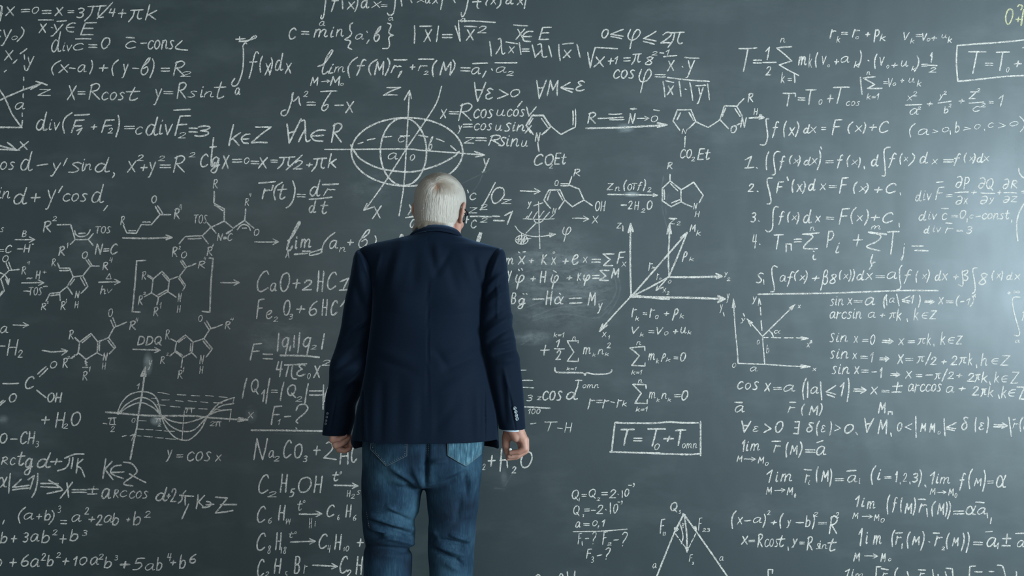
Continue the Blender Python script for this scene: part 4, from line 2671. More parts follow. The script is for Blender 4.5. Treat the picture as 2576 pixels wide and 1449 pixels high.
b 1025 1052 1065 1208|(
b 1080 1095 1145 1180|M
b 1160 1052 1200 1225|)
b 1205 1045 1245 1240|)
b 1278 1135 1360 1170|=
l 1388,1048 1448,1042
b 1395 1092 1495 1188|a
b 1490 1140 1512 1205|1
b 1530 1060 1625 1180|±
l 1662,1062 1745,1060
b 1672 1120 1750 1188|a
#f|circle formula (x-a)2 + (y-b)2 = R2
@1600 1049 3.623
b 865 850 918 1022|(
b 918 910 975 982|x
l 990,945 1045,942
b 1065 910 1150 968|a
b 1150 880 1185 1010|)
b 1192 848 1225 895|2
b 1225 940 1288 985|+
b 1305 875 1348 1018|(
b 1370 935 1415 1012|y
l 1460,962 1525,962
b 1540 895 1590 1005|b
b 1600 885 1632 1025|)
b 1612 865 1660 910|2
b 1660 955 1735 980|=
@1880 1180 5.3857
b 1100 625 1228 885|R
b 1190 582 1245 662|2
#f|x = R cos t, y = R sin t formula at the bottom
@1600 1049 3.623
b 955 1080 1025 1165|x
b 1028 1118 1082 1142|=
b 1102 1060 1158 1190|R
b 1170 1105 1300 1185|cos
b 1290 1075 1362 1185|t
l 1385,1185 1388,1215
b 1415 1105 1475 1195|y
b 1492 1135 1532 1162|=
@1880 1180 5.3857
b 800 905 890 1105|R
b 928 1000 985 1085|s
b 970 965 1000 1090|i
b 1005 1015 1085 1085|n
b 1080 935 1215 1115|t
#f|lim formula cut by the bottom edge
@2096 1049 3.623
b 105 1380 155 1460|1
b 165 1385 190 1460|i
b 195 1425 280 1470|m
l 388,1460 392,1365 435,1365
l 438,1382 502,1392
b 440 1415 500 1480|r
b 555 1368 595 1500|(
l 675,1410 690,1460
l 775,1392 840,1395
b 778 1415 835 1480|r
l 905,1390 915,1460
l 955,1435 958,1460
l 1020,1410 1035,1460
l 1030,1378 1085,1382 1092,1460
l 1240,1460 1245,1362 1295,1358
l 1290,1410 1358,1412
l 1420,1408 1462,1408
s 1495,1350 1540,1358 1560,1410 1570,1460
l 1668,1410 1670,1460
#e|wipe marks
@0 0 1
w 5
s 1525,655 1552,690 1560,725 1550,760 1530,790
s 1520,662 1544,695 1551,725 1540,756 1518,780
s 1290,642 1340,634 1400,640 1450,652
s 1300,690 1360,676 1420,682 1470,668
s 1290,712 1350,705 1430,712 1500,702
s 1330,800 1400,775 1470,768 1525,752
s 1340,806 1420,790 1500,800 1540,770
s 1310,868 1340,850 1370,848 1345,862
s 1300,782 1360,760 1410,742
w 9
s 1300,660 1370,664 1440,655 1510,664
s 1340,725 1420,728 1490,735 1540,725
s 1360,756 1440,745 1500,752
w 4
s 1669,443 1664,480 1666,525 1672,550 1680,580
s 1683,485 1676,510 1675,540
s 1552,336 1583,326 1618,318
s 1140,472 1190,448 1235,425
s 1180,492 1200,468 1214,440
s 640,812 690,818 720,830
s 630,842 660,850 690,880
s 1270,1222 1284,1200 1298,1180
s 1245,1228 1270,1230
s 690,1090 740,1092 800,1090
'''
build_writing(WRITING)

# ================================================================== the man
MY = -0.65                       # his standing distance in front of the board
man = bpy.data.objects.new('person', None)
COL.objects.link(man)
man.location = (-0.29, MY, 0)
bpy.context.view_layer.update()
tag(man, 'white-haired man in navy blazer and blue jeans standing with his back to us', 'person')


def child(o, parent):
    o.parent = parent
    o.matrix_parent_inverse = parent.matrix_world.inverted() if parent.type == 'EMPTY' else Matrix.Identity(4)
    if parent.type != 'EMPTY':
        bpy.context.view_layer.update()
        o.matrix_parent_inverse = parent.matrix_world.inverted()
    return o


def part(name, verts, faces, mat, parent, smooth=True):
    return child(mesh_obj(name, verts, faces, mat, None, smooth), parent)


def ico_verts(seg=14, rings=9):
    v, f = [], []
    for i in range(rings + 1):
        ph = math.pi * i / rings
        for j in range(seg):
            th = 2 * math.pi * j / seg
            v.append((math.sin(ph) * math.cos(th), math.sin(ph) * math.sin(th), math.cos(ph)))
    for i in range(rings):
        for j in range(seg):
            a, b_ = i * seg + j, i * seg + (j + 1) % seg
            f.append((a, a + seg, b_ + seg, b_))
    return v, f


class Blob:
    """Overlapping rounded volumes that a voxel remesh turns into one continuous skin."""

    def __init__(self):
        self.bm = bmesh.new()

    def ball(self, c, r, M=None, seg=24):
        r = (r, r, r) if isinstance(r, (int, float)) else r
        mt = (M or Matrix.Identity(4)) @ Matrix.Translation(c) @ Matrix.Diagonal((*r, 1))
        bmesh.ops.create_uvsphere(self.bm, u_segments=seg, v_segments=seg // 2 + 2, radius=1, matrix=mt)

    def ell(self, c, r, rot=(0, 0, 0), M=None):
        from mathutils import Euler
        mt = (M or Matrix.Identity(4)) @ Matrix.Translation(c) @ Euler(rot).to_matrix().to_4x4() @ Matrix.Diagonal((*r, 1))
        bmesh.ops.create_uvsphere(self.bm, u_segments=24, v_segments=14, radius=1, matrix=mt)

    def cone(self, a, ra, b_, rb, M=None):
        a, b_ = Vector(a), Vector(b_)
        if M:
            a, b_ = M @ a, M @ b_
        d = b_ - a
        if d.length < 1e-5:
            return
        q = d.to_track_quat('Z', 'Y').to_matrix().to_4x4()
        k = 20
        lo = [self.bm.verts.new(a + q @ Vector((ra * math.cos(t), ra * math.sin(t), 0))) for t in np.linspace(0, 2 * math.pi, k, endpoint=False)]
        hi = [self.bm.verts.new(b_ + q @ Vector((rb * math.cos(t), rb * math.sin(t), 0))) for t in np.linspace(0, 2 * math.pi, k, endpoint=False)]
        for i in range(k):
            j = (i + 1) % k
            self.bm.faces.new((lo[i], lo[j], hi[j], hi[i]))
        self.bm.faces.new(lo[::-1])
        self.bm.faces.new(hi)

    def chain(self, pts, M=None):
        """pts: (point, radius) joints"""
        for (a, ra), (b_, rb) in zip(pts[:-1], pts[1:]):
            self.cone(a, ra, b_, rb, M)
        for a, ra in pts:
            self.ball(a, ra, M, seg=20) if M is None else self.ball(a, ra, M, seg=20)

    def loft(self, rings):
        rows = [[self.bm.verts.new(p) for p in r] for r in rings]
        k = len(rows[0])
        for a, b_ in zip(rows[:-1], rows[1:]):
            for i in range(k):
                j = (i + 1) % k
                self.bm.faces.new((a[i], a[j], b_[j], b_[i]))
        self.bm.faces.new(rows[0][::-1])
        self.bm.faces.new(rows[-1])

    def build(self, name, voxel, mat, parent, it=4, fac=0.5):
        bmesh.ops.recalc_face_normals(self.bm, faces=self.bm.faces)
        me = bpy.data.meshes.new(name)
        self.bm.to_mesh(me)
        self.bm.free()
        tmp = bpy.data.objects.new('tmp_' + name, me)
        COL.objects.link(tmp)
        r = tmp.modifiers.new('r', 'REMESH')
        r.mode = 'VOXEL'
        r.voxel_size = voxel
        s = tmp.modifiers.new('s', 'SMOOTH')
        s.factor, s.iterations = fac, it
        dg = bpy.context.evaluated_depsgraph_get()
        me2 = bpy.data.meshes.new_from_object(tmp.evaluated_get(dg), depsgraph=dg)
        bpy.data.objects.remove(tmp)
        me2.polygons.foreach_set('use_smooth', [True] * len(me2.polygons))
        me2.materials.clear()
        me2.materials.append(mat)
        me2.name = name
        o = bpy.data.objects.new(name, me2)
        COL.objects.link(o)
        return child(o, parent)


def interp_rows(keys, k):
    """keys: rows of (v, ...) sorted by v -> k rows, smooth (monotone cubic) in v."""
    a = np.array(keys, float)
    v = a[:, 0]
    vv = np.linspace(v[0], v[-1], k)
    out = [vv]
    for c in range(1, a.shape[1]):
        y = a[:, c]
        h, dl = np.diff(v), np.diff(y) / np.diff(v)
        m = np.zeros_like(y)
        m[0], m[-1] = dl[0], dl[-1]
        for i in range(1, len(y) - 1):
            if dl[i - 1] * dl[i] > 0:
                w1, w2 = 2 * h[i] + h[i - 1], h[i] + 2 * h[i - 1]
                m[i] = (w1 + w2) / (w1 / dl[i - 1] + w2 / dl[i])
        j = np.clip(np.searchsorted(v, vv, 'right') - 1, 0, len(v) - 2)
        t = (vv - v[j]) / h[j]
        out.append(y[j] * (1 + 2 * t) * (1 - t) ** 2 + m[j] * h[j] * t * (1 - t) ** 2 + y[j + 1] * t * t * (3 - 2 * t) + m[j + 1] * h[j] * t * t * (t - 1))
    return np.stack(out, 1)


def ring(v, xl, xr, yc, bb, bf, k, n=2.3):
    """Horizontal cross-section whose silhouette runs from pixel column xl to xr on pixel row v."""
    c = P((xl + xr) / 2, v, yc)
    a = (xr - xl) / 2 * (yc - CAMY) / FPX
    pts = []
    for t in np.linspace(0, 2 * math.pi, k, endpoint=False) - math.pi / 2:      # starts at the back (towards camera)
        ct, st = math.cos(t), math.sin(t)
        x = a * math.copysign(abs(ct) ** (2 / n), ct)
        y = (bb if st < 0 else bf) * math.copysign(abs(st) ** (2 / n), st)
        pts.append(Vector((c.x + x, c.y + y, c.z)))
    return pts


def tube_faces(rows, k, close=True):
    f = []
    for i in range(rows - 1):
        for j in range(k if close else k - 1):
            a, b_ = i * k + j, i * k + (j + 1) % k
            f.append((a, b_, b_ + k, a + k))
    return f


def sculpt(o, folds, grain=None, facing=0.35, gain=1.0):
    """Push cloth out (+) or in (-) along ridge lines given in board-view pixels (u0, v0, u1, v1, width, metres)."""
    me = o.data
    k = len(me.vertices)
    co = np.empty(k * 3)
    me.vertices.foreach_get('co', co)
    co = co.reshape(-1, 3)
    nr = np.empty(k * 3)
    me.vertices.foreach_get('normal', nr)
    nr = nr.reshape(-1, 3)
    M = np.array(o.matrix_world)
    w = co @ M[:3, :3].T + M[:3, 3]
    d = w[:, 1] - CAMY
    u = CU + w[:, 0] * FPX / d
    v = CV - (w[:, 2] - CAMZ) * FPX / d
    s = np.zeros(k)
    face = np.clip((facing - nr[:, 1]) / 0.5, 0, 1)
    for u0, v0, u1, v1, wd, amp in folds:
        amp *= gain
        L2 = max((u1 - u0) ** 2 + (v1 - v0) ** 2, 1e-6)
        t = ((u - u0) * (u1 - u0) + (v - v0) * (v1 - v0)) / L2
        tc_ = np.clip(t, 0, 1)
        dx, dy = u - u0 - tc_ * (u1 - u0), v - v0 - tc_ * (v1 - v0)
        q = np.exp(-(dx * dx + dy * dy) / (wd * wd))
        s += amp * q * (0.35 + 0.65 * np.sin(np.pi * np.clip(tc_ * 0.9 + 0.05, 0, 1)))
    s *= face
    if grain:
        sc, am = grain
        s += am * np.array([mnoise.noise(Vector((p[0] * sc[0], p[1] * sc[1], p[2] * sc[2]))) for p in w])
    co += nr * s[:, None]
    me.vertices.foreach_set('co', co.ravel())
    me.update()


# ------------------------------------------------------------------ cloth and skin materials
m_skin, n, l, b = new_mat('skin', (0.52, 0.28, 0.21), 0.55, 0.35)
c = ramp(n, l, noise(n, l, 38, 4), [(0.3, (0.36, 0.165, 0.115)), (0.7, (0.46, 0.245, 0.185))])
l.new(c, b.inputs['Base Color'])
b.inputs['Subsurface Weight'].default_value = 0.18
b.inputs['Subsurface Radius'].default_value = (0.012, 0.005, 0.003)
bump(n, l, b, noise(n, l, 260, 3), 0.25, 0.001)

m_navy, n, l, b = new_mat('navy_wool', (0.008, 0.017, 0.036), 0.78, 0.10)
c = ramp(n, l, noise(n, l, 500, 2), [(0.3, (0.0014, 0.0045, 0.0112)), (0.7, (0.0025, 0.0069, 0.0162))])
l.new(c, b.inputs['Base Color'])
b.inputs['Sheen Weight'].default_value = 0.13
b.inputs['Sheen Roughness'].default_value = 0.4
b.inputs['Sheen Tint'].default_value = (0.4, 0.62, 1.0, 1)
bump(n, l, b, noise(n, l, 900, 2), 0.12, 0.0008)

m_denim, n, l, b = new_mat('blue_denim', (0.02, 0.06, 0.12), 0.85, 0.2)
st = noise(n, l, 42, 5, stretch=(5, 5, 0.6), rough=0.65)
big = noise(n, l, 7, 3)
fac = math_(n, l, 'ADD', math_(n, l, 'MULTIPLY', st, 0.32), math_(n, l, 'MULTIPLY', big, 0.68))
c = ramp(n, l, fac, [(0.36, (0.0030, 0.008, 0.018)), (0.5, (0.0075, 0.024, 0.045)), (0.68, (0.030, 0.072, 0.106))])
l.new(c, b.inputs['Base Color'])
bump(n, l, b, noise(n, l, 700, 2, stretch=(1.6, 1.6, 0.8)), 0.3, 0.001)

m_pocket, n, l, b = new_mat('faded_denim', (0.05, 0.13, 0.19), 0.85, 0.2)
st = noise(n, l, 30, 5, stretch=(6, 6, 0.7), rough=0.6)
l.new(ramp(n, l, st, [(0.32, (0.014, 0.040, 0.062)), (0.52, (0.040, 0.095, 0.130)), (0.7, (0.11, 0.20, 0.24))]), b.inputs['Base Color'])
bump(n, l, b, noise(n, l, 700, 2), 0.3, 0.001)
m_stitch = new_mat('tan_thread', (0.17, 0.165, 0.15), 0.8)[0]
m_shirt = new_mat('pale_blue_cotton', (0.55, 0.64, 0.72), 0.85)[0]
m_black = new_mat('black_plastic', (0.008, 0.008, 0.009), 0.3, 0.5)[0]
m_button, n, l, b = new_mat('grey_horn', (0.06, 0.075, 0.085), 0.25, 0.9)
m_shoe = new_mat('dark_leather', (0.03, 0.02, 0.016), 0.4, 0.5)[0]
m_sole = new_mat('black_rubber', (0.012, 0.012, 0.012), 0.7)[0]
m_lens, n, l, b = new_mat('clear_lens', (0.9, 0.93, 0.95), 0.02, 0.5)
b.inputs['Transmission Weight'].default_value = 1.0
b.inputs['IOR'].default_value = 1.1

# ------------------------------------------------------------------ head frame
HC = Vector((-0.2460, -0.580, 1.634))
HM = Matrix.Translation(HC) @ Matrix.Rotation(math.radians(-20), 4, 'Z') @ Matrix.Rotation(math.radians(3), 4, 'Y') @ Matrix.Rotation(math.radians(-8), 4, 'X')

B = Blob()
# skull and face
B.ell((0, -.014, .034), (.077, .098, .088), M=HM)
B.ell((0, .040, -.030), (.064, .060, .082), M=HM)
B.ell((0, .046, -.080), (.050, .048, .034), M=HM)
B.ball((0, .083, -.104), .020, HM)
for sx in (-1, 1):
    B.chain([((sx * .060, .005, -.035), .018), ((sx * .052, .030, -.082), .017), ((sx * .015, .082, -.103), .016)], HM)
    B.ball((sx * .034, .074, -.030), (.024, .020, .020), HM)
    B.ball((sx * .031, .087, .004), .0135, HM)
    B.chain([((sx * .012, .100, .024), .010), ((sx * .046, .084, .022), .011)], HM)
    B.ball((sx * .011, .112, -.040), .009, HM)
    B.chain([((sx * .022, .092, -.068), .006), ((0, .103, -.064), .0075)], HM)
    B.chain([((sx * .020, .092, -.074), .006), ((0, .102, -.076), .008)], HM)
    # ear: bowl, rolled rim, lobe
    e = lambda x, y, z: (sx * x, y, z)
    B.ell(e(.080, -.008, -.008), (.0075, .017, .028), (0, 0, sx * .45), M=HM)
    B.chain([(e(.079, .010, .010), .0045), (e(.083, .006, .025), .0048), (e(.089, -.012, .028), .0052), (e(.094, -.026, .016), .0054),
             (e(.094, -.028, -.004), .0052), (e(.088, -.020, -.022), .0050), (e(.082, -.008, -.034), .0062), (e(.078, .002, -.032), .0060)], HM)
B.chain([((0, .101, .012), .009), ((0, .116, -.022), .011), ((0, .124, -.038), .012)], HM)
B.ball((0, .066, .046), (.056, .026, .040), HM)
# neck
B.chain([((-.2800, -.655, 1.470), .074), ((-.2720, -.634, 1.530), .058), ((-.2540, -.600, 1.575), .056), ((-.2460, -.580, 1.615), .058)])
B.chain([(HM @ Vector((0, .030, -.075)), .046), ((-.268, -.618, 1.515), .050)])
# trunk (under the clothes)
cx = -.284
B.chain([((cx, -.650, 1.45), .085), ((cx, -.655, 1.30), .105), ((cx, -.645, 1.12), .105), ((cx, -.640, .96), .110), ((cx, -.640, .90), .10)])
for sx in (-1, 1):
    B.chain([((cx + sx * .07, -.640, 1.44), .070), ((cx + sx * .150, -.640, 1.440), .044)])
    B.chain([((cx + sx * .085 - .01, -.640, .90), .070), ((-.312 + sx * .107, -.64, .50), .046), ((-.312 + sx * .107, -.65, .36), .044), ((-.312 + sx * .107, -.66, .10), .036)])
    B.chain([((-.312 + sx * .107, -.66, .09), .036), ((-.312 + sx * .112, -.56, .045), .030)])
# arms down to the wrists
LW, RW = P(849, 1056, -.595), P(1293, 1048, -.655)
B.chain([((cx - .150, -.640, 1.440), .042), (P(898, 850, -.605), .034), (LW, .026)])
B.chain([((cx + .150, -.640, 1.440), .042), (P(1262, 850, -.645), .034), (RW, .026)])


def px(u, v, dy, r, y0):
    return (tuple(P(u, v, y0 + dy)), r)


# right hand: seen from the little-finger side, fingers curled to meet the thumb around the chalk
R0 = -.655
for dy in (-.032, -.011, .011, .031):
    B.chain([px(1291, 1046, dy * .4, .019, R0), px(1304 + dy * 30, 1080, dy * .8, .0180, R0), px(1316 + dy * 40, 1106, dy, .0160, R0)])
B.chain([px(1291, 1052, -.006, .021, R0), px(1288, 1080, -.020, .0205, R0), px(1300, 1098, -.026, .0205, R0)])
B.chain([px(1290, 1054, .006, .021, R0), px(1281, 1084, .014, .0190, R0), px(1285, 1098, .010, .0150, R0)])
B.chain([px(1281, 1076, .016, .0185, R0), px(1274, 1100, .018, .0150, R0), px(1273, 1124, .014, .0125, R0), px(1277, 1145, .004, .0092, R0)])
B.chain([px(1304, 1098, -.012, .0170, R0), px(1311, 1116, -.006, .0130, R0), px(1312, 1134, .0, .0110, R0)])
B.chain([px(1317, 1106, -.034, .0140, R0), px(1321, 1128, -.036, .0122, R0), px(1306, 1137, -.034, .0104, R0), px(1285, 1139, -.026, .0086, R0)])
B.chain([px(1320, 1107, -.012, .0150, R0), px(1322, 1131, -.013, .0128, R0), px(1304, 1145, -.012, .0110, R0), px(1281, 1148, -.008, .0090, R0)])
B.chain([px(1320, 1107, .010, .0138, R0), px(1322, 1134, .010, .0114, R0), px(1300, 1149, .010, .0100, R0), px(1278, 1153, .010, .0084, R0)])
B.chain([px(1314, 1104, .031, .0132, R0), px(1316, 1130, .032, .0110, R0), px(1298, 1144, .030, .0096, R0), px(1281, 1146, .024, .0080, R0)])
# left hand: loose fist
L0 = -.595
for dy in (-.032, -.011, .011, .031):
    B.chain([px(849, 1056, dy * .5, .022, L0), px(842 - dy * 40, 1080, dy * .85, .0185, L0), px(839 - dy * 30, 1097, dy, .0145, L0)])
B.chain([px(851, 1060, 0, .024, L0), px(856, 1084, -.010, .0205, L0), px(856, 1096, -.012, .0150, L0)])
B.chain([px(838, 1096, -.034, .0126, L0), px(836, 1107, -.038, .0112, L0), px(853, 1104, -.036, .0096, L0), px(869, 1096, -.028, .0080, L0)])
B.chain([px(839, 1098, -.014, .0136, L0), px(845, 1121, -.018, .0118, L0), px(862, 1114, -.018, .0102, L0), px(876, 1102, -.014, .0086, L0)])
B.chain([px(842, 1099, .009, .0136, L0), px(853, 1131, .006, .0112, L0), px(868, 1134, .004, .0096, L0), px(880, 1129, .004, .0082, L0)])
B.chain([px(846, 1099, .030, .0130, L0), px(858, 1128, .028, .0106, L0), px(872, 1124, .024, .0092, L0), px(881, 1115, .020, .0080, L0)])
B.chain([px(862, 1072, .012, .0170, L0), px(874, 1092, .016, .0130, L0), px(882, 1108, .014, .0104, L0), px(882, 1123, .010, .0082, L0)])
body = B.build('body', 0.0026, m_skin, man, it=3, fac=0.45)

# ------------------------------------------------------------------ jacket
K = 300
torso_keys = [  # v, xl, xr, y centre, half depth back, half depth front, roundness
    (579, 1049, 1151, -.640, .066, .070, 2.0), (586, 1040, 1154, -.643, .072, .074, 2.0), (592, 1029, 1159, -.646, .076, .076, 2.0),
    (600, 1000, 1177, -.649, .080, .078, 2.0), (606, 970, 1193, -.650, .084, .080, 2.05), (611, 946, 1208, -.650, .089, .083, 2.1),
    (617, 926, 1232, -.650, .095, .087, 2.15), (621, 915, 1245, -.650, .099, .090, 2.2), (626, 907, 1256, -.650, .104, .094, 2.25),
    (634, 903, 1260, -.650, .110, .100, 2.3), (650, 908, 1256, -.650, .120, .108, 2.3), (680, 921, 1243, -.650, .132, .118, 2.3),
    (715, 933, 1229, -.650, .139, .126, 2.3), (740, 938, 1222, -.650, .141, .130, 2.3), (790, 936, 1217, -.648, .139, .132, 2.3),
    (840, 930, 1215, -.646, .134, .134, 2.3), (880, 925, 1218, -.645, .131, .136, 2.3), (930, 919, 1229, -.645, .133, .138, 2.35),
    (975, 911, 1237, -.645, .140, .140, 2.4), (1022, 901, 1246, -.645, .145, .141, 2.45), (1050, 895, 1251, -.645, .148, .142, 2.5), (1099, 885, 1255, -.645, .152, .144, 2.5)]
T = interp_rows(torso_keys, 260)
verts = []
for i, (v, xl, xr, yc, bb, bf, nn_) in enumerate(T):
    r_ = ring(v, xl, xr, yc, bb, bf, K, nn_)
    drop = max(0, (v - 1000) / 99) ** 2
    for j, p in enumerate(r_):
        front = 0.5 - 0.5 * math.cos(2 * math.pi * j / K)            # 0 at the back seam, 1 in front
        f_ = min(1, max(0, (front - .36) / .25))
        p.z -= drop * 0.046 * f_ * f_ * (3 - 2 * f_)
        verts.append(p)
jacket = part('jacket', verts, [q[::-1] for q in tube_faces(len(T), K)], m_navy, man)
sculpt(jacket, [
    (1077, 596, 1077, 1100, 1.7, -.0022), (1079.5, 596, 1079.5, 1100, 2.2, .0007),
    # side vents
    (913, 985, 912, 1105, 2.0, -.0060), (919, 990, 920, 1105, 4.5, .0035), (1222, 965, 1221, 1105, 2.0, -.0060), (1215, 970, 1213, 1105, 4.5, .0035),
    # drag lines between the shoulder blades
    (1098, 690, 1078, 622, 9, -.0034), (1098, 690, 1132, 632, 9, -.0034), (1100, 646, 1098, 610, 9, .0030),
    (1012, 612, 985, 720, 14, .0042), (985, 640, 958, 740, 10, -.0038), (1045, 640, 1040, 720, 13, -.0030), (957, 640, 944, 700, 6, .0036),
    (1160, 640, 1190, 720, 14, .0042), (1128, 660, 1150, 740, 12, -.0028), (1205, 650, 1216, 710, 7, .0034), (1190, 650, 1200, 720, 7, -.0026),
    # shoulder blades
    (1010, 735, 1000, 790, 36, .0060), (1150, 735, 1158, 790, 36, .0060), (1078, 720, 1078, 820, 20, -.0030),
    # waist drape
    (1110, 905, 1200, 862, 13, .0032), (1120, 930, 1205, 890, 10, -.0030), (1095, 880, 1130, 930, 10, -.0026), (1115, 985, 1190, 935, 16, .0030),
    (948, 880, 1030, 905, 14, .0026), (950, 905, 1040, 935, 10, -.0026), (1150, 1010, 1100, 1075, 13, -.0026),
    # skirt flares
    (940, 960, 936, 1105, 11, 0.0025), (962, 965, 958, 1105, 9, -0.0025), (1040, 960, 1034, 1105, 16, 0.0025), (1003, 950, 1000, 1105, 13, -0.0023),
    (1060, 1000, 1058, 1105, 8, -0.0017), (1130, 990, 1132, 1105, 20, 0.0021), (1100, 1010, 1098, 1105, 10, -0.0014), (1180, 980, 1186, 1105, 13, -0.0020),
    (1200, 960, 1203, 1105, 8, 0.0020), (1240, 990, 1246, 1100, 6, 0.0017), (900, 1010, 896, 1100, 5, 0.0017)],
    grain=((9, 9, 5), .0016), gain=1.45)
sd = jacket.modifiers.new('cloth thickness', 'SOLIDIFY')
sd.thickness, sd.offset = 0.0035, -1

KS = 150


def sleeve(keys, folds):
    A = interp_rows(keys, 200)
    vs = []
    for v, xl, xr, yc, bb, bf in A:
        vs += ring(v, xl, xr, yc, bb, bf, KS, 2.15)
    k = len(vs)
    f = [q[::-1] for q in tube_faces(len(A), KS)]
    vs.append(sum((vs[j] for j in range(KS)), Vector()) / KS)
    f += [(k, j, (j + 1) % KS) for j in range(KS)]
    o = part('sleeve', vs, f, m_navy, jacket)
    sculpt(o, folds, grain=((14, 14, 9), .0022), facing=0.5, gain=1.6)
    s_ = o.modifiers.new('cloth thickness', 'SOLIDIFY')
    s_.thickness, s_.offset = 0.003, -1
    return o


sl = sleeve([
    (629, 901, 908, -.652, .020, .018), (632, 898, 914, -.652, .040, .034), (637, 895, 920, -.651, .058, .050), (648, 891, 932, -.650, .074, .062),
    (665, 888, 944, -.650, .085, .070), (690, 884, 954, -.640, .090, .076), (757, 869, 958, -.622, .084, .080), (811, 861, 954, -.612, .077, .077),
    (869, 846, 944, -.604, .067, .069), (923, 830, 926, -.642, .063, .065), (966, 827, 914, -.596, .059, .062), (997, 820, 905, -.595, .057, .060), (1024, 818, 894, -.595, .055, .058),
    (1051, 816, 893, -.595, .053, .056), (1092, 811, 883, -.595, .050, .054)],
    [(905, 640, 935, 720, 4, .0020), (880, 830, 925, 800, 9, .0050), (870, 850, 920, 822, 8, -.0044), (850, 905, 905, 860, 9, .0046), (845, 930, 900, 890, 8, -.0044),
     (838, 985, 900, 930, 9, .0050), (850, 1010, 898, 960, 9, -.0044), (845, 1000, 830, 1085, 3, -.0030), (890, 720, 915, 780, 10, -.0040), (905, 690, 925, 760, 9, .0036)])
sr = sleeve([
    (626, 1255, 1262, -.652, .020, .018), (629, 1250, 1266, -.652, .040, .034), (634, 1244, 1269, -.651, .058, .050), (645, 1233, 1272, -.650, .074, .062),
    (660, 1221, 1274, -.650, .085, .070), (690, 1210, 1277, -.650, .090, .076), (734, 1205, 1281, -.650, .086, .080), (800, 1201, 1288, -.652, .079, .077),
    (854, 1203, 1296, -.655, .069, .070), (908, 1219, 1307, -.655, .064, .066), (946, 1226, 1311, -.655, .060, .063), (1004, 1240, 1316, -.655, .056, .059),
    (1062, 1252, 1321, -.655, .055, .057), (1077, 1255, 1322, -.655, .056, .058)],
    [(1258, 632, 1236, 690, 4, .0020), (1226, 722, 1262, 688, 6, .0056), (1226, 742, 1266, 706, 6, -.0056), (1228, 762, 1272, 728, 7, .0048),
     (1250, 700, 1252, 800, 4, .0022), (1222, 812, 1270, 772, 8, -.0048), (1222, 836, 1284, 796, 8, .0064), (1232, 858, 1286, 822, 7, -.0062), (1238, 872, 1290, 856, 7, .0062),
     (1246, 892, 1296, 880, 7, -.0056), (1256, 910, 1300, 902, 9, .0040), (1268, 930, 1284, 1000, 5, .0030), (1280, 980, 1297, 1080, 2.6, -.0024), (1262, 950, 1272, 1060, 9, -.0036),
     (1306, 940, 1314, 1040, 9, .0020)])

# collar: fall wrapped round the neck, open in front
def band(name, parent, mat, rows, a0=-150, a1=150, k=90, wob=0.0):
    """rows: (u centre, v at back, half width px, y centre, half depth, z drop towards the front)."""
    vs = []
    for (uc, v, hw, yc, bd, dz) in rows:
        c_ = P(uc, v, yc)
        a = hw * (yc - CAMY) / FPX
        for t in np.linspace(math.radians(a0), math.radians(a1), k):
            s_ = 0.5 - 0.5 * math.cos(t)
            vs.append(Vector((c_.x + a * math.sin(t), c_.y - bd * math.cos(t), c_.z - dz * s_ ** 0.8)))
    f = tube_faces(len(rows), k, close=False)
    o = part(name, vs, [q[::-1] for q in f], mat, parent)
    m_ = o.modifiers.new('cloth thickness', 'SOLIDIFY')
    m_.thickness, m_.offset = 0.003, 0
    return o


band('collar', jacket, m_navy, [(1098, 569, 54, -.622, .060, .040), (1098, 567, 56, -.622, .063, .042), (1098, 570, 59, -.626, .070, .042),
                                (1097, 575, 64, -.641, .079, .044), (1096, 581.5, 69, -.645, .087, .046), (1096, 583, 68, -.645, .085, .046)])
shirt = band('shirt', man, m_shirt, [(1098, 584, 49, -.622, .054, .040), (1098, 570, 50, -.622, .055, .040), (1098, 564.5, 50.5, -.622, .056, .040)])


def cuff(u0, u1, v0, v1, yc, d0, name, mat, parent):
    vs = []
    for t in np.linspace(0, 1, 8):
        v = v0 + (v1 - v0) * t
        vs += ring(v, u0 + 3 * t, u1, yc, d0, d0, 48, 2.1)
    o = part(name, vs, [q[::-1] for q in tube_faces(8, 48)], mat, parent)
    m_ = o.modifiers.new('cloth thickness', 'SOLIDIFY')
    m_.thickness = 0.002
    return o


cuff(1259, 1319, 1060, 1081, -.655, .050, 'cuff', m_shirt, shirt)
cuff(819, 877, 1066, 1089, -.595, .045, 'cuff', m_shirt, shirt)


# things lying on the cloth are found by looking from the camera
def bvh(o):
    me = o.data
    M = o.matrix_world
    return BVHTree.FromPolygons([M @ v.co for v in me.vertices], [tuple(p.vertices) for p in me.polygons])


def hit(tree, u, v):
    o = Vector((0, CAMY, CAMZ))
    d = (P(u, v, 0) - o).normalized()
    p, nn_, i_, dd = tree.ray_cast(o, d)
    return p, nn_


bpy.context.view_layer.update()
tr = bvh(sr)
tl = bvh(sl)
vs0, fs0 = ico_verts(20, 8)


def button(tree, u, v, r, parent):
    p, nn_ = hit(tree, u, v)
    if p is None:
        return
    if nn_.y > 0:
        nn_ = -nn_
    q = nn_.to_track_quat('Z', 'Y').to_matrix()
    vs, fs = [], []
    prof = [(0, .0012), (.45, .0012), (.62, .0024), (.86, .0026), (1, .0014), (.95, -.0006), (0, -.0008)]
    for rr, h_ in prof:
        for t in np.linspace(0, 2 * math.pi, 20, endpoint=False):
            vs.append(p + q @ Vector((rr * r * math.cos(t), rr * r * math.sin(t), h_ + .001)))
    part('button', vs, tube_faces(len(prof), 20), m_button, parent)


for u, v in ((1294, 1027), (1296.5, 1036), (1298, 1045), (1299.5, 1053.5)):
    button(tr, u, v, .0066, sr)
for u, v in ((824.5, 1040), (823, 1049), (821.5, 1058), (820, 1066)):
    button(tl, u, v, .0050, sl)

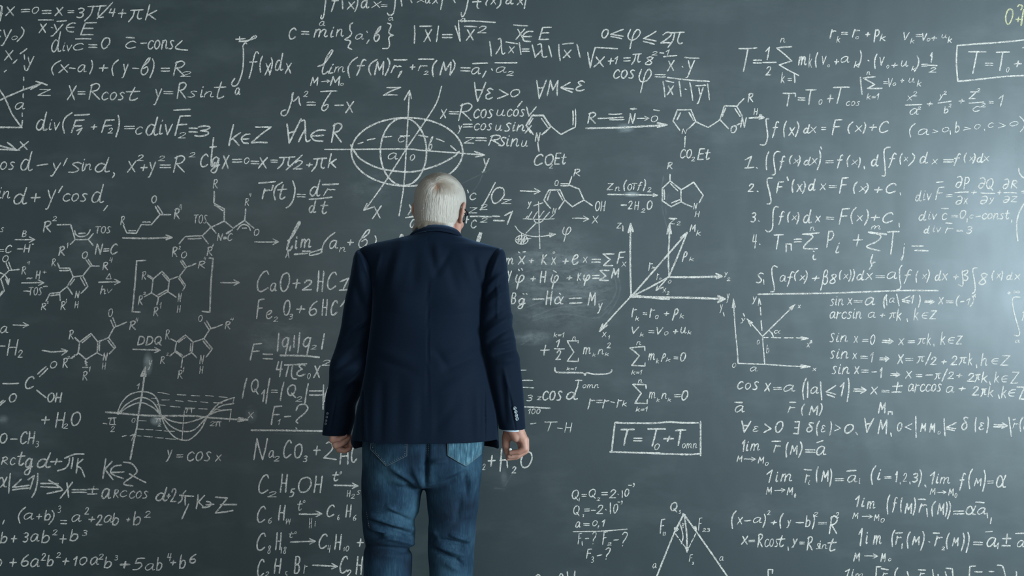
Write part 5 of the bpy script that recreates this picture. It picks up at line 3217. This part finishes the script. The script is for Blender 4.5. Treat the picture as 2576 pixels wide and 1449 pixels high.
# ------------------------------------------------------------------ jeans
B = Blob()
kk = 64
A = interp_rows([(1030, 940, 1198, -.640, .112, .110), (1070, 922, 1211, -.640, .122, .115), (1111, 913, 1218, -.640, .130, .115), (1150, 911, 1215, -.640, .130, .112),
                 (1185, 911, 1212, -.642, .120, .105), (1205, 912, 1209, -.645, .108, .095), (1217, 935, 1190, -.645, .080, .080)], 60)
B.loft([ring(v, xl, xr, yc, bb, bf, kk, 2.3) for v, xl, xr, yc, bb, bf in A])
for keys in ([(1120, 922, 1062, -.642, .100, .090), (1180, 911, 1066, -.645, .102, .092), (1216, 910.5, 1066, -.645, .098, .090), (1248, 911, 1060, -.645, .094, .088), (1288, 911, 1053, -.643, .088, .085),
              (1307, 912, 1043, -.642, .085, .083), (1328, 914, 1044, -.640, .083, .082), (1345, 916, 1046, -.640, .083, .080), (1364, 920, 1041, -.640, .081, .078), (1379, 918, 1030, -.642, .078, .076),
              (1395, 915, 1036, -.645, .080, .076), (1449, 916, 1034, -.650, .080, .074), (1550, 919, 1028, -.655, .078, .070), (1650, 922, 1024, -.655, .073, .068), (1722, 921, 1026, -.650, .072, .070)],
             [(1120, 1072, 1212, -.642, .100, .090), (1180, 1068, 1212, -.645, .102, .092), (1216, 1069, 1209, -.645, .098, .090), (1248, 1072, 1206, -.645, .094, .088), (1283, 1076, 1202, -.645, .089, .085),
              (1299, 1079, 1199, -.644, .087, .084), (1342, 1077, 1196, -.644, .083, .081), (1382, 1077, 1193, -.646, .081, .078), (1449, 1081, 1191, -.650, .080, .074), (1550, 1084, 1188, -.655, .078, .070),
              (1650, 1086, 1187, -.655, .073, .068), (1722, 1084, 1189, -.650, .072, .070)]):
    A = interp_rows(keys, 110)
    B.loft([ring(v, xl, xr, yc, bb, bf, kk, 2.2) for v, xl, xr, yc, bb, bf in A])
jeans = B.build('jeans', 0.0046, m_denim, man, it=5, fac=0.5)
bpy.context.view_layer.update()
sculpt(jeans, [
    (1073, 1100, 1071, 1215, 7, -.0080), (1073, 1150, 1071, 1222, 3, -.0050),
    # under the seat
    (985, 1176, 1035, 1212, 7, .0060), (1000, 1196, 1032, 1222, 6, -.0050), (1062, 1170, 1090, 1158, 6, -.0050), (1085, 1162, 1120, 1160, 7, .0045),
    (1110, 1200, 1168, 1178, 8, .0055), (1105, 1222, 1150, 1200, 8, -.0050), (1040, 1180, 1060, 1220, 7, .0040), (1022, 1225, 1050, 1240, 6, -.0044),
    (1170, 1190, 1180, 1260, 8, -.0060), (1160, 1250, 1150, 1310, 9, -.0050), (1186, 1200, 1180, 1300, 8, .0050),
    # back of the knees
    (935, 1285, 1005, 1270, 8, .0040), (930, 1312, 985, 1328, 5, -.0070), (935, 1300, 1035, 1330, 7, .0070), (985, 1330, 1040, 1344, 5, -.0075),
    (928, 1338, 960, 1348, 6, -.0070), (932, 1332, 975, 1338, 4, .0060), (965, 1348, 1040, 1368, 6, .0065), (930, 1366, 990, 1354, 5, .0055), (985, 1290, 1030, 1310, 6, -.0050),
    (925, 1376, 1030, 1384, 6, -.0060), (940, 1395, 1020, 1400, 10, .0050), (975, 1270, 1000, 1288, 5, .0036),
    (1135, 1345, 1175, 1358, 5, .0065), (1110, 1358, 1172, 1370, 5, -.0065), (1095, 1372, 1165, 1396, 6, .0060), (1090, 1384, 1150, 1408, 5, -.0060),
    (1150, 1412, 1170, 1425, 6, -.0060), (1160, 1405, 1185, 1330, 7, .0050), (1120, 1415, 1150, 1432, 8, .0045), (1085, 1330, 1100, 1350, 6, .0030)],
    grain=((22, 22, 16), .0026), facing=0.6, gain=2.0)
tj = bvh(jeans)


def pocket(top, bl, br, tip, mat):
    (u0, v0), (u1, v1) = top
    vs, R_, C_ = [], 18, 18
    for i in range(R_ + 1):
        s_ = i / R_
        vlim = v0 + (tip[1] - v0) * s_
        for j in range(C_ + 1):
            t = j / C_
            u = u0 + (u1 - u0) * t
            if t < .5:
                bu, bv = bl[0] + (tip[0] - bl[0]) * t * 2, bl[1] + (tip[1] - bl[1]) * t * 2
            else:
                bu, bv = tip[0] + (br[0] - tip[0]) * (t * 2 - 1), tip[1] + (br[1] - tip[1]) * (t * 2 - 1)
            tu, tv = u, v0 + (v1 - v0) * t
            p, nn_ = hit(tj, tu + (bu - tu) * s_, tv + (bv - tv) * s_)
            if p is None:
                p, nn_ = P(tu + (bu - tu) * s_, tv + (bv - tv) * s_, MY - .05), Vector((0, -1, 0))
            vs.append(p + nn_ * .0018)
    o = part('back_pocket', vs, [q[::-1] for q in tube_faces(R_ + 1, C_ + 1, close=False)], mat, jeans)
    m_ = o.modifiers.new('cloth thickness', 'SOLIDIFY')
    m_.thickness, m_.offset = 0.0022, 1
    bpy.context.view_layer.update()
    return o


def stitch(parent, tree, path, dash, gap, r, off=.0028):
    pts = smooth_pts([path[0], path[1]], 1.2) if len(path) == 2 else np.vstack([resample(np.array([a, b_], float), 1.2) for a, b_ in zip(path[:-1], path[1:])])
    vs, fs, run, acc = [], [], [], 0
    last = None

    def emit(run):
        if len(run) < 2:
            return
        k0 = len(vs)
        for i, (p, nn_) in enumerate(run):
            t = (run[min(i + 1, len(run) - 1)][0] - run[max(i - 1, 0)][0])
            if t.length < 1e-7:
                t = Vector((1, 0, 0))
            t.normalize()
            s_ = t.cross(nn_).normalized()
            for a in range(5):
                th = 2 * math.pi * a / 5
                vs.append(p + nn_ * off + s_ * r * math.cos(th) + nn_ * r * math.sin(th))
        for i in range(len(run) - 1):
            for a in range(5):
                fs.append((k0 + i * 5 + a, k0 + i * 5 + (a + 1) % 5, k0 + (i + 1) * 5 + (a + 1) % 5, k0 + (i + 1) * 5 + a))

    for u, v in pts:
        p, nn_ = hit(tree, u, v)
        if p is None:
            continue
        if nn_.y > 0:
            nn_ = -nn_
        acc += 1.2
        if acc % (dash + gap) < dash:
            run.append((p, nn_))
        else:
            emit(run)
            run = []
    emit(run)
    if vs:
        part('stitching', vs, fs, m_stitch, parent)


for top, bl, br, tip in ((((1123, 1090), (1211, 1092)), (1125, 1146), (1210, 1142), (1171, 1174)),
                         (((934, 1092), (1026, 1090)), (932, 1130), (1025, 1147), (973, 1174))):
    pk = pocket(top, bl, br, tip, m_pocket if top[0][0] > 1100 else m_denim)
    tk = bvh(pk)
    ctr = ((top[0][0] + top[1][0]) / 2, 1130)
    for ins, dash, gap in ((0.965, 99, 0), (0.86, 3.0, 2.4)):
        pth = [(ctr[0] + (u - ctr[0]) * ins, ctr[1] + (v - ctr[1]) * ins) for u, v in (top[0], bl, tip, br, top[1])]
        stitch(pk, tk, pth, dash, gap, .00045 if dash > 50 else .0006)
    if top[0][0] > 1100:
        stitch(pk, tk, [(1124, 1102), (1152, 1104), (1180, 1107), (1216, 1102)], 3, 1.5, .0006)
        stitch(pk, tk, [(1180, 1106), (1190, 1114)], 9, 0, .0006)
        stitch(pk, tk, [(1190, 1106), (1181, 1114)], 9, 0, .0006)
stitch(jeans, tj, [(1075, 1095), (1074, 1150)], 3, 1.6, .0006, .0012)
stitch(jeans, tj, [(1079, 1095), (1078, 1150)], 3, 1.6, .0006, .0012)
stitch(jeans, tj, [(922, 1285), (930, 1330)], 3, 1.6, .0005, .0012)

# ------------------------------------------------------------------ shoes (below the frame, on the floor)
for sx in (-1, 1):
    fx = -.312 + sx * .112
    rows = [(-.715, .020, .004, .060), (-.70, .034, .004, .085), (-.66, .038, .004, .100), (-.62, .040, .004, .098), (-.56, .045, .004, .070), (-.50, .047, .004, .055), (-.455, .040, .004, .045), (-.43, .020, .004, .030)]
    vs = []
    for y, hw, z0, h_ in rows:
        for t in np.linspace(0, 2 * math.pi, 24, endpoint=False):
            cs, sn = math.cos(t), math.sin(t)
            vs.append((fx + hw * math.copysign(abs(cs) ** .8, cs), y, .022 + (h_ - .022) * max(0, sn) ** .8 + .006 * min(0, sn)))
    f = tube_faces(len(rows), 24) + [tuple(range(23, -1, -1)), tuple(range((len(rows) - 1) * 24, len(rows) * 24))]
    sh = part('shoe', vs, [q[::-1] for q in f], m_shoe, man)
    vs = []
    for y, hw, z0, h_ in rows:
        for dx, z in ((-1, 0), (1, 0), (1, .024), (-1, .024)):
            vs.append((fx + dx * (hw + .003), y, z))
    f = tube_faces(len(rows), 4) + [(3, 2, 1, 0), tuple(range((len(rows) - 1) * 4, len(rows) * 4))]
    part('sole', vs, [q[::-1] for q in f], m_sole, sh, smooth=False)

# ------------------------------------------------------------------ hair
EC, ER = Vector((0, -.014, .034)), Vector((.0825, .104, .094))
# crown whorl: where the line of sight to it meets the hair
_o = HM.inverted() @ Vector((0, CAMY, CAMZ))
_d = (HM.inverted() @ P(1099, 470, -.6) - _o).normalized()
_oo, _dd = Vector([(_o - EC)[i] / ER[i] for i in range(3)]), Vector([_d[i] / ER[i] for i in range(3)])
_b, _a, _c = _oo.dot(_dd), _dd.dot(_dd), _oo.dot(_oo) - 1
WH = _o + _d * ((-_b - math.sqrt(max(0, _b * _b - _a * _c))) / _a)


def on_scalp(p, off=0.0):
    """Project a head-space point to the hair surface: ellipsoid above, hanging sheet below."""
    q = p - EC
    if q.z > 0:
        s_ = math.sqrt(sum((q[i] / ER[i]) ** 2 for i in range(3)))
        return EC + q * ((1 + off / .09) / max(s_, 1e-6))
    s_ = math.hypot(q.x / ER.x, q.y / ER.y)
    tp = 1 - 0.9 * (q.z / .5) ** 2 * 4 * .5 + (q.z * .95)
    sc = (tp + off / .09) / max(s_, 1e-6)
    return EC + Vector((q.x * sc, q.y * sc, q.z))


def hairline(az):
    """Lowest head-space z of the hair; az = 0 at the nape, +-180 at the forehead (degrees)."""
    a = abs(az)
    return float(np.interp(a, [0, 40, 58, 70, 80, 86, 98, 106, 116, 128, 150, 180], [-.070, -.070, -.068, -.050, -.020, .024, .030, -.005, -.010, .040, .075, .085]))


m_hair, n, l, b = new_mat('white_hair', (0.6, 0.55, 0.5), 0.75, 0.1)
l.new(ramp(n, l, noise(n, l, 60, 4, stretch=(2, 2, .5)), [(0.3, (0.54, 0.48, 0.43)), (0.7, (0.70, 0.645, 0.59))]), b.inputs['Base Color'])
m_scalp, n, l, b = new_mat('scalp_hair', (0.6, 0.57, 0.54), 0.7, 0.2)
tcn = nd(n, 'ShaderNodeTexCoord')
mp = nd(n, 'ShaderNodeMapping')
whw = HM @ WH
mp.inputs['Location'].default_value = (-whw.x / .026, -whw.y / .026, -whw.z / .022)
mp.inputs['Scale'].default_value = (1 / .026, 1 / .026, 1 / .022)
l.new(tcn.outputs['Object'], mp.inputs['Vector'])
ln = nd(n, 'ShaderNodeVectorMath', operation='LENGTH')
l.new(mp.outputs[0], ln.inputs[0])
fm = mrange(n, l, ln.outputs['Value'], 0.3, 1.3, 1.0, 0.0)
l.new(mixc(n, l, fm, (0.34, 0.295, 0.26), (0.28, 0.15, 0.10)), b.inputs['Base Color'])

vs, KA, KR = [], 120, 40
for i in range(KR + 1):
    for j in range(KA):
        az = -180 + 360 * j / KA
        zb = hairline(az)
        a = math.radians(az)
        dx, dy = math.sin(a), -math.cos(a)
        zt = EC.z + ER.z
        z = zt + (zb - zt) * (i / KR) ** 1.6 if i else zt
        if i == 0:
            p = Vector((EC.x, EC.y, zt))
        elif z > EC.z:
            s_ = math.sqrt(max(0, 1 - ((z - EC.z) / ER.z) ** 2))
            rr = s_ / math.hypot(dx / ER.x, dy / ER.y)
            p = Vector((EC.x + dx * rr, EC.y + dy * rr, z))
        else:
            p = on_scalp(Vector((EC.x + dx * .1, EC.y + dy * .1, z)))
        vs.append(HM @ on_scalp(p, -.0018))
hair = part('hair', vs, [q[::-1] for q in tube_faces(KR + 1, KA)], m_scalp, man)
md = hair.modifiers.new('hair mass', 'SOLIDIFY')
md.thickness, md.offset = 0.006, -1

NS, NP = 38000, 9
pos = []
hr = random.Random(11)
cl = [hr.uniform(-1, 1) for _ in range(60)]
while len(pos) < NS:
    az = hr.uniform(-180, 180)
    zb = hairline(az)
    z = zb + (EC.z + ER.z - zb) * hr.random() ** 0.85
    a = math.radians(az)
    dx, dy = math.sin(a), -math.cos(a)
    if z > EC.z:
        s_ = math.sqrt(max(0, 1 - ((z - EC.z) / ER.z) ** 2))
        rr = s_ / math.hypot(dx / ER.x, dy / ER.y)
        p = Vector((EC.x + dx * rr, EC.y + dy * rr, z))
        if s_ < hr.random() * .9:
            continue
    else:
        p = on_scalp(Vector((EC.x + dx * .1, EC.y + dy * .1, z)))
    dw = (p - WH).length
    if dw < .010 and hr.random() < .8:
        continue
    Ls = hr.uniform(.030, .044)
    back = abs(az) < 66
    room = p.z - zb
    if room < Ls:
        Ls = max(.010, room + (hr.uniform(.002, .014) if back else hr.uniform(.0, .005)))
        if back:
            Ls += .018 * max(-.10, cl[int((az + 66) / 132 * 30) % 60])
    st_ = []
    q = p.copy()
    lift = hr.uniform(.0015, .0060)
    ja = hr.gauss(0, .16)
    for i in range(NP):
        t = i / (NP - 1)
        st_.append(on_scalp(q, -.002 + lift * math.sin(min(1, t * 1.4) * math.pi * .55) + (.026 * t * t * max(0, math.cos(math.radians(az * 1.25))) * max(0, min(1, (zb + .018 - q.z) / .034)) if back else 0)) if q.z > zb - .06 else q.copy())
        d = q - WH
        away = d.normalized()
        tn = Vector((d.y, -d.x, 0)).normalized()
        g = Vector((0, 0, -1))
        wgt = min(1, max(0, (.11 - (q.z - EC.z)) / .10)) if abs(az) < 120 else .25
        dr = away * (1 - .75 * wgt) + g * wgt + tn * (ja + .35 * max(0, 1 - dw / .05))
        nrm = Vector([(q - EC)[k_] / ER[k_] ** 2 for k_ in range(3)]).normalized() if q.z > EC.z else Vector(((q - EC).x, (q - EC).y, 0)).normalized()
        dr -= nrm * dr.dot(nrm)
        if dr.length < 1e-4:
            dr = g
        q = q + dr.normalized() * (Ls / (NP - 1))
    pos.append([HM @ s_ for s_ in st_])
hc = bpy.data.hair_curves.new('hair_strands')
hc.add_curves([NP] * NS)
hc.attributes['position'].data.foreach_set('vector', np.array([c_ for s_ in pos for c_ in s_], dtype=np.float32).ravel()) if 'position' in hc.attributes else None
ra = hc.attributes.get('radius') or hc.attributes.new('radius', 'FLOAT', 'POINT')
ra.data.foreach_set('value', np.tile(np.linspace(.00055, .00020, NP), NS).astype(np.float32))
m_strand = bpy.data.materials.new('white_hair_strand')
m_strand.use_nodes = True
n, l = m_strand.node_tree.nodes, m_strand.node_tree.links
n.remove(n['Principled BSDF'])
ph = n.new('ShaderNodeBsdfHairPrincipled')
ph.parametrization = 'COLOR'
ph.inputs['Color'].default_value = (0.265, 0.207, 0.165, 1)
ph.inputs['Roughness'].default_value = 0.42
ph.inputs['Radial Roughness'].default_value = 0.7
l.new(ph.outputs[0], n['Material Output'].inputs['Surface'])
hc.materials.append(m_strand)
ho = bpy.data.objects.new('hair_strands', hc)
COL.objects.link(ho)
child(ho, hair)
tag(ho, kind='stuff')


# ------------------------------------------------------------------ glasses
def tube(name, pts, r, mat, parent, k=8, M=HM, closed=False):
    pts = [M @ Vector(p) for p in pts]
    m_ = len(pts)
    vs = []
    for i, p in enumerate(pts):
        t = (pts[(i + 1) % m_] - pts[i - 1]) if closed else (pts[min(i + 1, m_ - 1)] - pts[max(i - 1, 0)])
        q = t.to_track_quat('Z', 'Y').to_matrix()
        for a in range(k):
            th = 2 * math.pi * a / k
            vs.append(p + q @ Vector((r[0] * math.cos(th), r[1] * math.sin(th), 0)))
    f = tube_faces(m_, k)
    if closed:
        f += [((m_ - 1) * k + a, (m_ - 1) * k + (a + 1) % k, (a + 1) % k, a) for a in range(k)]
    else:
        f += [tuple(range(k - 1, -1, -1)), tuple(range((m_ - 1) * k, m_ * k))]
    return part(name, vs, f, mat, parent)


rim = []
for sx in (-1, 1):
    pts = []
    for t in np.linspace(0, 2 * math.pi, 40, endpoint=False):
        cs, sn = math.cos(t), math.sin(t)
        pts.append((sx * .030 + .022 * math.copysign(abs(cs) ** .7, cs), .106 - 1.2 * (sx * .030 + .022 * cs) ** 2, .002 + .017 * math.copysign(abs(sn) ** .75, sn)))
    rim.append(pts)
gl = tube('glasses', [(-.009, .1055, .006), (-.004, .1075, .009), (.004, .1075, .009), (.009, .1055, .006)], (.0022, .0022), m_black, man)
for pts in rim:
    tube('rim', pts, (.0026, .0022), m_black, gl, closed=True)
    c_ = sum((Vector(p) for p in pts), Vector()) / len(pts)
    part('lens', [HM @ Vector(p) for p in pts] + [HM @ (c_ + Vector((0, .002, 0)))], [(i, (i + 1) % 40, 40) for i in range(40)], m_lens, gl)
for sx in (-1, 1):
    tube('temple', [(sx * .051, .103, .008), (sx * .062, .095, .010), (sx * .075, .058, .012), (sx * .081, .015, .014), (sx * .082, -.004, .012), (sx * .083, -.014, -.002)], (.0036, .0016), m_black, gl)

# ------------------------------------------------------------------ the piece of chalk in his right hand
ca, cb = P(1284, 1131, R0 - .026), P(1287, 1134, R0 + .020)
ax = (cb - ca).normalized().to_track_quat('Z', 'Y').to_matrix()
vs = []
prof = [(0, 0), (.0042, 0), (.0050, .0008), (.0051, (cb - ca).length - .001), (.0044, (cb - ca).length), (0, (cb - ca).length)]
for r_, h_ in prof:
    for t in np.linspace(0, 2 * math.pi, 20, endpoint=False):
        vs.append(ca + ax @ Vector((r_ * math.cos(t), r_ * math.sin(t), h_)))
m_stick = new_mat('chalk_stick_white', (0.78, 0.75, 0.68), 0.95, 0.1)[0]
ck = mesh_obj('chalk_stick', vs, [q[::-1] for q in tube_faces(len(prof), 20)], m_stick)
tag(ck, 'short white chalk stick pinched in the curled right hand', 'chalk')

for o_, t_ in ((jacket, 'navy wool blazer'), (jeans, 'faded blue jeans'), (hair, 'short straight white hair'), (gl, 'black framed glasses'), (shirt, 'pale blue shirt collar')):
    o_['label'] = t_
